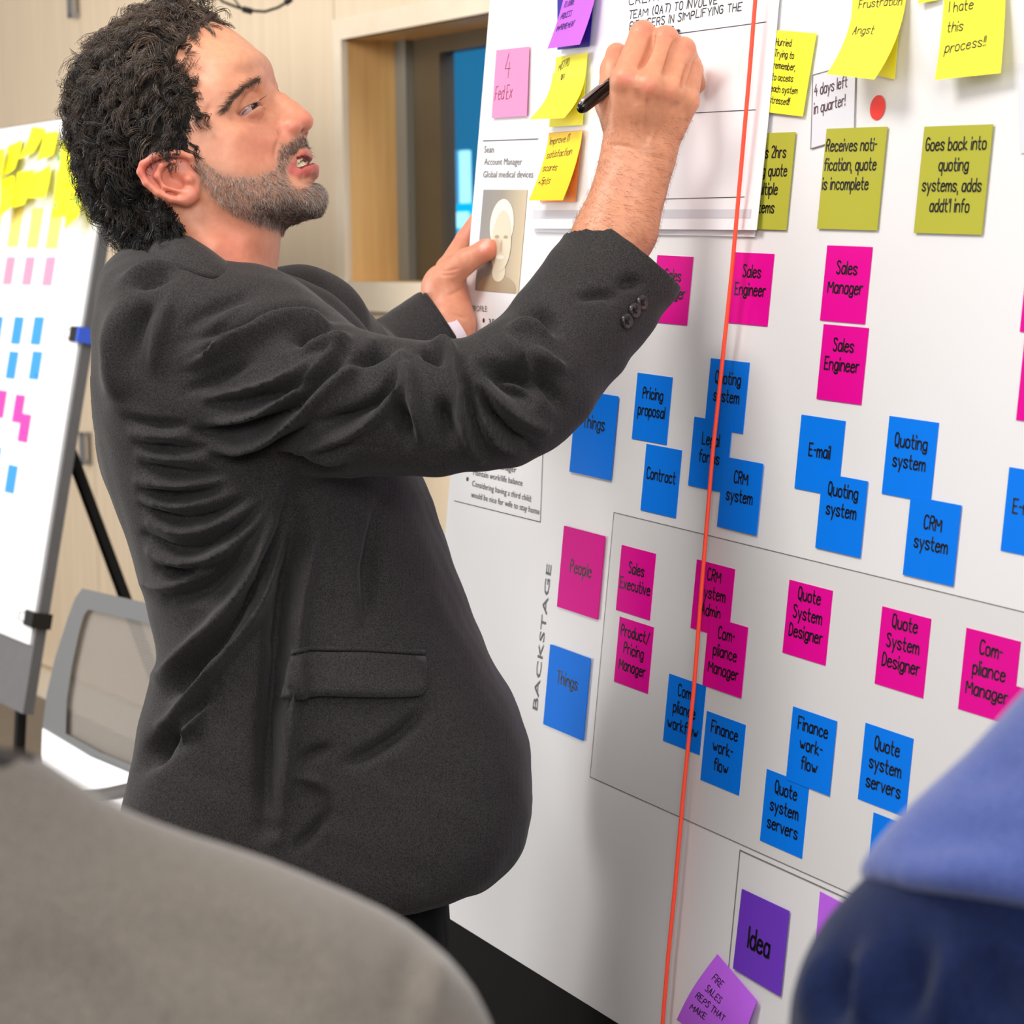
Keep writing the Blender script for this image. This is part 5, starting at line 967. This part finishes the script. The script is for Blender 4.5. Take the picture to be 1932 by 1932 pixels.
def strand_mesh(name, P, rad, val, m, parent, extra=None):
    """P (n, k, 3) camera-space strand points -> thin three-sided tubes"""
    n, k, _ = P.shape; T = np.gradient(P, axis=1); T /= np.linalg.norm(T, axis=2, keepdims=True) + 1e-12
    up = np.cross(T, np.array([.3, .5, .8])); up /= np.linalg.norm(up, axis=2, keepdims=True) + 1e-12; bi = np.cross(T, up)
    r_ = (np.asarray(rad)[:, None] if np.ndim(rad) else np.full((n, 1), rad)) * np.linspace(1, .35, k)[None]
    V = np.stack([P + r_[..., None] * (math.cos(a) * up + math.sin(a) * bi) for a in (0, 2.094, 4.189)], 2).reshape(-1, 3)
    i = np.arange(n)[:, None, None] * k * 3; j = np.arange(k - 1)[None, :, None] * 3; s = np.arange(3)[None, None, :]; s2 = (s + 1) % 3
    Q = np.stack([i + j + s, i + j + s2, i + j + 3 + s2, i + j + 3 + s], -1).reshape(-1, 4); vals = np.repeat(val, k * 3)
    if extra is not None:
        Q = np.concatenate([Q, extra[1] + len(V)]); V = np.concatenate([V, extra[0]]); vals = np.concatenate([vals, extra[2]])
    me = fast_mesh(name, to_man(V), Q); at = me.attributes.new('strand', 'FLOAT', 'POINT'); at.data.foreach_set('value', vals.astype(np.float32)); return link_mesh(name, me, m, parent, smooth=True)
def tang(d, n): d = d - n * (d * n).sum(-1, keepdims=True); return d / (np.linalg.norm(d, axis=-1, keepdims=True) + 1e-9)
HAIR = [(409, 28), (392, 42), (372, 56), (356, 72), (346, 92), (336, 112), (337, 136), (346, 156), (362, 172), (374, 192), (368, 216), (357, 248), (362, 282), (356, 296), (330, 287), (300, 290), (268, 302), (258, 325), (280, 360), (312, 382), (333, 398), (343, 430), (338, 452), (290, 480), (255, 470), (190, 420), (120, 330), (80, 220), (90, 110), (180, 10), (300, -40), (400, -40)]
dh_ = inside(HAIR); ear_v = (np.abs(Vh[:, 2]) > .0725) & (inside(EARR) < 0)
okv = np.nonzero((dh_ < 0) & ~ear_v)[0]; rg = np.random.default_rng(11)
# soft dark base under the curls
fm = (dh_[Qh] < -5).all(1) & ~ear_v[Qh].any(1); capQ = Qh[fm]; u_, inv_ = np.unique(capQ, return_inverse=True)
edge = np.clip((-dh_[u_] - 6) / 30, 0, 1); lump = pnoise(Vh_c[u_], 220, 5) * .5 + .5; capV = Vh_c[u_] + Nh[u_] * (.0002 + edge * (.002 + .002 * lump))[:, None]
NL = 2400; rw = 1 + 2.2 * np.exp(-(dh_[okv] / 16) ** 2); root = rg.choice(okv, NL, replace=False, p=rw / rw.sum()); tpx = tp[root]; nr_ = Nh[root]; P0 = Vh_c[root]
s_ = np.clip((tpx[:, 1] - 40) / 380, 0, 1); fl = np.stack([-.75 + .25 * s_, .05 + .95 * s_, np.zeros(NL)], 1); side_s = np.sign(Vh[root, 2])
rim_ = np.exp(-(dh_[root] / 16) ** 2) * (tpx[:, 0] > 300) * (tpx[:, 1] < 280); fl = fl + rim_[:, None] * np.stack([np.full(NL, 1.1), np.where(tpx[:, 1] < 110, -.9, .5), np.zeros(NL)], 1) * rg.uniform(-.2, 1.0, (NL, 1)); fl = tang(fl + rg.normal(size=(NL, 3)) * .5, nr_); bi_ = np.cross(nr_, fl)
Ln = np.where(tpx[:, 1] < 110, rg.uniform(.040, .060, NL), rg.uniform(.028, .046, NL)); front = np.clip((tpx[:, 0] - 300) / 80, 0, 1) * (tpx[:, 1] < 120); ed_ = np.clip(-dh_[root] / 22, .25, 1)
Hm = rg.uniform(.003, .0105, NL) * ed_ * (1 + .35 * (tpx[:, 1] < 90)); Ln = Ln * (.55 + .45 * ed_); Rc = rg.uniform(.0036, .0075, NL) * np.maximum(ed_, .5); om = rg.uniform(.9, 1.9, NL) * 2 * np.pi; phs = rg.uniform(0, 6.28, NL)
lockv = rg.normal(size=NL) * .12; K = 11; t = np.linspace(0, 1, K); NS = 9; PS = []; vals = []
for q in range(NS):
    jr = rg.normal(size=(NL, 3)) * .0013; jr = jr - nr_ * (jr * nr_).sum(1, keepdims=True); l_ = Ln * rg.uniform(.8, 1.12, NL); ph_ = phs + rg.normal(size=NL) * .22; o_ = om * rg.uniform(.96, 1.04, NL); rc = Rc * rg.uniform(.8, 1.25, NL); h_ = Hm * rg.uniform(.85, 1.15, NL)
    ang = o_[:, None] * t[None] + ph_[:, None]; env = np.minimum(t * 2.2, 1)[None] * rc[:, None]
    p = (P0 + jr)[:, None] + nr_[:, None] * (h_[:, None] * np.sin(np.minimum(t * 1.25, 1) * np.pi / 2)[None])[..., None] + fl[:, None] * (l_[:, None] * .62 * t[None])[..., None]
    p = p + nr_[:, None] * (env * (np.cos(ang) - np.cos(ph_)[:, None]) * .8)[..., None] + bi_[:, None] * (env * (np.sin(ang) - np.sin(ph_)[:, None]))[..., None] + fl[:, None] * (env * np.sin(ang + .8) * .7)[..., None]
    p[:, :, 1] += (t ** 2)[None] * .004
    PS.append(p); vals.append(np.clip(.34 - .42 * s_ + lockv + rg.normal(size=NL) * .08 + .1 * front, .01, 1))
PS = np.concatenate(PS); vals = np.concatenate(vals)
# keep strands out of the face and off the ear
hm = hair_mat('curly_dark_hair', lin(9, 7, 7), lin(120, 98, 82), .30)
hair = strand_mesh('hair', PS, .00040, vals, hm, man, (capV, inv_.reshape(capQ.shape), np.full(len(capV), 0.0))); hair['label'] = 'curly dark brown hair'
# fine wispy hairs along the temple
# beard
db = inside(BEARD); lipv = inside(LIPS)
wgt = np.clip(-db / 9 + .15, 0, 1) * (lipv > 1.5) * (np.abs(Vh[:, 2]) < .074)
wgt *= 1 - .7 * np.exp(-((tp[:, 0] - 562) ** 2 + (tp[:, 1] - 345) ** 2) / 13 ** 2)
NB = 11000; rt = rg.choice(len(Vh), NB, p=wgt / wgt.sum()); n_ = Nh[rt]; bt = tp[rt]
mst = (bt[:, 1] < 300) & (bt[:, 0] > 525); chin = np.clip((bt[:, 0] - 480) / 90, 0, 1) * (bt[:, 1] > 340)
d_ = np.stack([.25 + .3 * chin, np.ones(NB) * .9, np.zeros(NB)], 1); d_[mst] = [-.35, .8, 0]; d_ = tang(d_ + rg.normal(size=(NB, 3)) * .35, n_)
ln = rg.uniform(.0018, .0040, NB) * (1 + .7 * chin + .5 * mst); P0 = Vh_c[rt] + rg.normal(size=(NB, 3)) * .0005; tt = np.linspace(0, 1, 4)
p = P0[:, None] + (n_ * (ln * .55)[:, None])[:, None] * np.sin(tt * 1.3)[None, :, None] + (d_ * ln[:, None])[:, None] * (tt ** 1.4)[None, :, None]
grey = .6 - .35 * mst + .18 * np.exp(-((bt[:, 0] - 612) ** 2 + (bt[:, 1] - 378) ** 2) / 22 ** 2) - .3 * np.exp(-((bt[:, 1] - (405 + .03 * (bt[:, 0] - 480))) ** 2) / 14 ** 2) * (bt[:, 0] > 430) - .25 * (bt[:, 0] < 378)
bv = np.where(rg.random(NB) < grey, rg.uniform(.6, 1, NB), rg.uniform(0, .3, NB))
beard = strand_mesh('beard', p, .00017, bv, hair_mat('greying_beard', lin(48, 36, 30), lin(206, 188, 176), .5), man); beard['label'] = 'short greying beard and dark moustache'
# brows and lashes
BR = [((424, 207), (442, 183)), ((442, 183), (464, 163)), ((464, 163), (489, 149))]
dbr = np.minimum.reduce([seg_dist(tp, np.array(a), np.array(b))[0] for a, b in BR]); wv_ = np.exp(-(dbr / 4.2) ** 2) * (np.abs(Vh[:, 2]) > .012); NE = 620
rt = rg.choice(len(Vh), NE, p=wv_ / wv_.sum()); n_ = Nh[rt]; d_ = tang(np.tile([-.75, .45, 0], (NE, 1)) + np.stack([np.zeros(NE), np.zeros(NE), -.5 * np.sign(Vh[rt, 2])], 1) + rg.normal(size=(NE, 3)) * .25, n_); ln = rg.uniform(.005, .009, NE)
p = Vh_c[rt][:, None] + (n_ * .0018)[:, None] * np.sin(tt * 1.5)[None, :, None] + (d_ * ln[:, None])[:, None] * tt[None, :, None]
brm = hair_mat('dark_brow', lin(44, 33, 28), lin(96, 76, 62), .5)
for s in (1, -1): k_ = np.sign(Vh[rt, 2]) == s; strand_mesh('eyebrow', p[k_], .00015, rg.uniform(0, 1, k_.sum()), brm, man)
la = []
for s in (1, -1):
    for q in np.linspace(0, 1, 34):
        b0 = hp(455 + 36 * q, 217 - 29 * q, 45 - 19 * q) * [1, 1, s]; dd = np.array([.5 + .5 * q, -.28, .75 - .5 * q]) * [1, 1, s]; L_ = .0075
        la.append([h2c((b0 + dd / np.linalg.norm(dd) * L_ * k + np.array([0, -.0018 * k * k, 0]))[None])[0] for k in np.linspace(0, 1, 4)])
for k_ in (0, 1): strand_mesh('eyelashes', np.array(la[34 * k_:34 * k_ + 34]), .00016, np.zeros(34), MATS['dark_brow'], man)
# fine hair on the forearm
ok = np.nonzero((pr[:, 1] > 215) & (pr[:, 1] < 470) & (Nr[:, 2] < .1))[0]; NA = 1500; rt = rg.choice(ok, NA); n_ = Nr[rt]; d_ = tang(np.tile([.75, .35, 0], (NA, 1)) + rg.normal(size=(NA, 3)) * .3, n_); ln = rg.uniform(.003, .008, NA) * np.clip((pr[rt, 1] - 180) / 120, .3, 1)
p = Vr[rt][:, None] + (n_ * .002)[:, None] * np.sin(tt * 1.6)[None, :, None] + (d_ * ln[:, None])[:, None] * tt[None, :, None]
strand_mesh('arm_hair', p, .00008, rg.uniform(0.2, 1, NA), hair_mat('arm_hair', lin(90, 62, 46), lin(170, 124, 96), .5), man)

# ------------------------------------------------------------------ people in the foreground (only their shoulders are in the frame)
def largest(V, Q):
    lab = np.arange(len(V))
    while True:
        m = lab[Q].min(1); new = lab.copy(); np.minimum.at(new, Q.ravel(), np.repeat(m, 4)); new = new[new]
        if (new == lab).all(): break
        lab = new
    big = np.bincount(lab).argmax(); keep = lab == big; idx = np.cumsum(keep) - 1; return V[keep], idx[Q[keep[Q].all(1)]]
def fg_person(label, S, build, mats, head_c, head_r, neck, skin, hairc, foot):
    """S: camera-space anchor; the garments hang from it, the figure stands on the floor"""
    base_ = c2w(S); base_[2] = 0.0; o0 = Matrix.Translation(base_)
    X, lo_, h_ = grid(np.minimum(head_c, neck) - .14, np.maximum(head_c, neck) + .14, .004)
    D = ball(X, head_c, head_r, (.86, 1.12, 1.0)); D = smin(D, cone(X, head_c + dn * .05, neck + dn * .06, .055, .058), .03)
    D = smin(D, ball(X, head_c + np.array([0, .02, head_r * 1.02]), .018), .02); V, Q = nets(D.astype(np.float32), lo_, h_); n = len(V)
    mb = MB(); mb.tube([neck + dn * .05, neck + dn * .3, neck + dn * .55], [.06, .09, .09], 12); V = np.concatenate([V, mb.v]); Q = np.concatenate([Q, np.array([f_ for f_ in mb.f if len(f_) == 4]) + n])
    me = fast_mesh('person', c2w(V) - base_, Q); p = link_mesh('person', me, skin, matrix=o0, smooth=True); tag(p, label, 'person')
    X, lo_, h_ = grid(head_c - .14, head_c + .14, .004); D = ball(X, head_c + np.array([0, -.008, -.012]), head_r * 1.05, (.9, 1.08, 1.0)); D = smax(D, (X[2] - head_c[2]) * .8 + (X[1] - head_c[1]) * .5 - .035, .01)
    V, Q = nets((D + 0 * X[0]).astype(np.float32), lo_, h_); V = V + vnormals(V, Q) * (pnoise(V, 180, 9) * .0022)[:, None]; link_mesh('hair', fast_mesh('hair', c2w(V) - base_, Q), hairc, p, smooth=True)
    build(p, base_)
    hipc = neck + dn * .56; tb = MB(); zf = c2w(hipc)[2]
    for s in (-1, 1):
        a = c2w(hipc + np.array([.09 * s, 0, 0])); b = a.copy(); b[2] = .05; tb.tube([a, (a + b) / 2, b], [.105, .085, .07], 14)
    mesh_obj('trousers', np.array(tb.v) - base_, tb.f, mat('dark_trousers', lin(28, 28, 32), .8), p, smooth=True)
    sb = MB()
    for s in (-1, 1):
        a = c2w(hipc + np.array([.09 * s, 0, 0])); a[2] = .045; sb.tube([a + [0, -.05, 0], a + [0, .06, 0], a + [0, .18, -.015]], [.044, .044, .028], 10)
    mesh_obj('shoes', np.array(sb.v) - base_, sb.f, mat('black_leather', lin(14, 13, 13), .3), p, smooth=True); return p
m_skin2 = mat('plain_skin', lin(222, 160, 132), .5, noise=.08, nscale=60)
m_gwool = cloth('taupe_grey_wool', lin(112, 105, 97), lin(134, 126, 118), .3, 700, .3, .95); m_gcol = cloth('dark_grey_collar', lin(52, 48, 46), lin(70, 66, 62), .1, 700)
def grey_jacket(p, base_):
    d0 = .80; sh_ = [(-640, 1700, d0, .058), (-330, 1700, d0, .060), (-60, 1818, d0, .060), (230, 1925, d0, .058), (450, 2002, d0, .058), (605, 2065, d0, .058)]
    pts = [cam(*q[:3]) for q in sh_]; S = pts[-1]; elbow = S + dn * .30 + np.array([.035, 0, .0]); C0 = pts[1] + dn * .15 + np.array([-.03, 0, .03])
    lo_, hi_ = np.minimum(C0 + [-.30, -.2, -.16], elbow - .1), np.maximum(C0 + [.30, .2, .16], elbow + .1); hi_[1] = (C0 + dn * .62)[1]
    X, lo_, h_ = grid(lo_, hi_, .0055); D = chain(X, pts, [q[3] for q in sh_], .03)
    L2 = [C0 * 2 - q for q in pts]; mir = lambda q: np.array([2 * (cam(-420, 0, d0)[0]) - q[0], q[1] + .0, q[2]]); D = smin(D, chain(X, [mir(q) for q in pts], [q[3] for q in sh_], .03), .03)
    D = smin(D, chain(X, [S, elbow, elbow + dn * .2 + np.array([0, 0, .05])], [.058, .05, .045], .03), .02); D = smin(D, chain(X, [mir(S), mir(elbow), mir(elbow) + dn * .2], [.058, .05, .045], .03), .02)
    for sx in (-.09, 0, .09): D = smin(D, cone(X, C0 + np.array([sx, .06, 0]), C0 + dn * .52 + np.array([sx, 0, 0]), .10, .105), .05)
    V, Q = nets(D.astype(np.float32), lo_, h_); V = relax(V, Q, 2); N = vnormals(V, Q)
    V = strokes(V, N, [(26, 5, [(830, 1800), (800, 1932)]), (22, -4, [(780, 1800), (750, 1932)]), (60, 5, [(450, 1700), (600, 1800), (650, 1932)]), (70, -6, [(250, 1750), (500, 1800), (560, 1932)]), (90, -8, [(0, 1800), (150, 1860), (250, 1932)]), (18, -2, [(760, 1745), (830, 1790), (870, 1850)])])
    o = link_mesh('jacket', fast_mesh('jacket', c2w(V) - base_, Q), m_gwool, p, smooth=True)
    cb_ = MB(); cb_.tube([cam(*q) for q in ((-760, 1330, .86), (-560, 1390, .77), (-330, 1410, .74), (-120, 1425, .76), (10, 1462, .80), (90, 1492, .835), (130, 1520, .86))], [.016, .018, .016, .012, .007, .005, .003], 14); mesh_obj('collar', c2w(np.array(cb_.v)) - base_, cb_.f, m_gcol, o, smooth=True)
fg_person('person seen as a blurred taupe-grey jacket shoulder in the foreground', cam(-420, 1700, .82), grey_jacket, None, cam(-560, 820, .83), .092, cam(-450, 1330, .83), m_skin2, mat('brown_hair', lin(52, 38, 28), .5, noise=.3, nscale=200), None)
m_bl = cloth('blue_knit_lit', lin(66, 80, 142), lin(88, 103, 164), .3, 700, .2, .95); m_bl_shaded = cloth('blue_knit_shaded', lin(10, 20, 52), lin(20, 36, 78), .1, 700, .2, .95)  # light and shade put into the colour: lit yoke tone, shaded sleeve tone
def blue_top(p, base_):
    d0 = .88; k_ = [(2900, 1080, .92, .070), (2560, 1290, .90, .074), (2240, 1568, d0, .072), (1975, 1835, d0, .072), (1868, 1965, d0, .070)]
    pts = [cam(*q[:3]) for q in k_]; S = pts[-1]; el = cam(1800, 2900, d0); cut = (1712 - CY) / F
    X, lo_, h_ = grid((S[0] - .10, cam(0, 1000, d0)[1] - .1, d0 - .12), (cam(3300, 0, d0)[0] + .1, S[1] + .36, d0 + .17), .0045)
    sh_ = chain(X, pts, [q[3] for q in k_], .03); C0 = cam(2900, 1500, .95); mirx = lambda q: np.array([2 * cam(2880, 0, .95)[0] - q[0], q[1], q[2]])
    up = smax(sh_, X[1] - X[2] * cut - .012 * np.sin((X[0] - S[0]) * 18), .010)
    V, Q = nets(up.astype(np.float32), lo_, h_); V = relax(V, Q, 2); N = vnormals(V, Q); V = strokes(V, N, [(40, -4, [(1700, 1600), (1800, 1570), (1932, 1580)]), (40, 4, [(1680, 1660), (1800, 1640), (1932, 1650)]), (45, -4, [(1800, 1470), (1870, 1450), (1932, 1460)])])
    o = link_mesh('jersey_yoke', fast_mesh('jersey_yoke', c2w(V) - base_, Q), m_bl, p, smooth=True)
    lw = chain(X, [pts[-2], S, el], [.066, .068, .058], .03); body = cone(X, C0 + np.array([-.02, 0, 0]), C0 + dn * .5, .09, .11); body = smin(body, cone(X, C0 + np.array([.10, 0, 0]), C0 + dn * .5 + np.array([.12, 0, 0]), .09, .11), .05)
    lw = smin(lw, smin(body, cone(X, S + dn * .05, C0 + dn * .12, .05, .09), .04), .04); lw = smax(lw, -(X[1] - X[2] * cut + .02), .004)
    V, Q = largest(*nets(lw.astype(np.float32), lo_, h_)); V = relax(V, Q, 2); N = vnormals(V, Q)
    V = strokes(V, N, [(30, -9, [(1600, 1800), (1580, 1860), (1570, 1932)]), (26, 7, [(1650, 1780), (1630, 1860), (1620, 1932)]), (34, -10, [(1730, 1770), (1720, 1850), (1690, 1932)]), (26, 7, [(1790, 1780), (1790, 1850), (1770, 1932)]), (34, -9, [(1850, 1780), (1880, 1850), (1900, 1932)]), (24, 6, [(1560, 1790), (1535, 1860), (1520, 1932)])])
    link_mesh('jersey_sleeve', fast_mesh('jersey_sleeve', c2w(V) - base_, Q), m_bl_shaded, p, smooth=True)
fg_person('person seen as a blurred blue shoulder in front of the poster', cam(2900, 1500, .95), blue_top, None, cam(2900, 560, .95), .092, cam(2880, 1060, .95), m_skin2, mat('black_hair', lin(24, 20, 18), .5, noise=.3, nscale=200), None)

# ------------------------------------------------------------------ mesh-back chair by the back wall
hd = np.array([(-2470 - CX) / F, 0, 1.0]); hd[1] = -(hd[0] * dn[0] + hd[2] * dn[2]) / dn[1]; hd = -hd / np.linalg.norm(hd); CH0 = cam(155, 1110, 4.4); nC = np.cross(hd, dn)
vC = dn * math.cos(.16) - nC * math.sin(.16) * 1.0; nP = np.cross(hd, vC)
def chp(px, py, off=0.0):
    r_ = ray(px, py); k_ = ((CH0 + nP * off) @ nP) / (nP @ r_); return r_ * k_
basew = c2w(CH0 + hd * .22); basew[2] = 0; chair = empty('office_chair', Matrix.Translation(basew)); tag(chair, 'office chair with grey mesh back and white shell', 'chair')
def slab(name, poly, th, m, parent=None, off=0.0, smooth=False):
    a = [chp(x, y, off) for x, y in poly]; b = [q + nP * th for q in a]; n = len(a); f_ = [tuple(range(n))[::-1], tuple(range(n, 2 * n))] + [(i, (i + 1) % n, n + (i + 1) % n, n + i) for i in range(n)]
    return mesh_obj(name, c2w(np.array(a + b)) - basew, f_, m, parent or chair, smooth=smooth)
m_cgr = mat('grey_plastic', lin(88, 90, 92), .5); m_cw = mat('white_plastic', lin(236, 236, 240), .35)
mm_ = bpy.data.materials.new('grey_chair_mesh'); mm_.use_nodes = True; nt = mm_.node_tree; b = nt.nodes['Principled BSDF']; b.inputs['Base Color'].default_value = lin(128, 122, 116); b.inputs['Roughness'].default_value = .7
wv = nt.nodes.new('ShaderNodeTexWave'); wv.bands_direction = 'Z'; wv.inputs['Scale'].default_value = 60; tc = nt.nodes.new('ShaderNodeTexCoord'); nt.links.new(tc.outputs['Object'], wv.inputs['Vector']); mr = nt.nodes.new('ShaderNodeMapRange'); mr.inputs[3].default_value = .45; mr.inputs[4].default_value = .8; nt.links.new(wv.outputs['Fac'], mr.inputs[0]); nt.links.new(mr.outputs[0], b.inputs['Alpha'])
out = [(155, 1110), (265, 1135), (372, 1160), (392, 1175), (380, 1260), (355, 1380), (322, 1490), (262, 1462), (170, 1424), (80, 1372), (88, 1310), (104, 1240), (128, 1165), (142, 1128)]
inn_ = [(166, 1150), (262, 1172), (352, 1194), (362, 1200), (352, 1275), (330, 1380), (302, 1462), (255, 1446), (190, 1420), (124, 1384), (126, 1320), (136, 1255), (150, 1190), (158, 1162)]
fr_ = MB(); n = len(out)
for off in (0, .022): fr_.v += [tuple(chp(x, y, off)) for x, y in out] + [tuple(chp(x, y, off)) for x, y in inn_]
for i in range(n):
    j = (i + 1) % n; fr_.f += [(i, n + i, n + j, j), (2 * n + i, 2 * n + j, 3 * n + j, 3 * n + i), (i, j, 2 * n + j, 2 * n + i), (n + i, 3 * n + i, 3 * n + j, n + j)]
mesh_obj('back_frame', c2w(np.array(fr_.v)) - basew, fr_.f, m_cgr, chair); slab('back_mesh', inn_, .003, mm_, off=.010)
slab('back_shell', [(80, 1374), (170, 1428), (262, 1466), (322, 1494), (318, 1580), (240, 1545), (150, 1512), (76, 1482)], .03, m_cw, off=-.004)
ar = MB(); ar.tube([chp(152, 1506, -.05), chp(205, 1498, -.10), chp(262, 1486, -.16), chp(300, 1480, -.2)], .012, 10); mesh_obj('armrest', c2w(np.array(ar.v)) - basew, ar.f, mat('dark_grey_arm', lin(70, 66, 64), .5), chair, smooth=True)
# seat, column, star base
cw = c2w(CH0 + hd * .22); fwd = Mcw @ nC; fwd[2] = 0; fwd /= np.linalg.norm(fwd); sd = Mcw @ hd; sd[2] = 0; sd /= np.linalg.norm(sd); up = np.array([0, 0, 1.0])
def cbox(name, c, sx, sy, sz, m):
    v, f_ = boxv(-sx, sx, -sy, sy, -sz, sz); mesh_obj(name, [c + sd * a + fwd * b_ + up * c_ for a, b_, c_ in v], f_, m, chair)
cbox('seat', fwd * -.22 + up * .46, .23, .23, .035, m_cw); MB().tube([fwd * -.22 + up * .43, fwd * -.22 + up * .10], .028, 14).obj('column', m_cgr, chair)
for k in range(5):
    a = 2 * math.pi * k / 5; d_ = sd * math.cos(a) + fwd * math.sin(a); e_ = fwd * -.22 + d_ * .30 + up * .07; lg = MB().tube([fwd * -.22 + up * .10, e_], [.025, .016], 8).obj('leg', m_cgr, chair); MB().tube([e_ - np.cross(d_, up) * .02 - up * .04, e_ + np.cross(d_, up) * .02 - up * .04], .03, 12).obj('caster', m_black, lg)
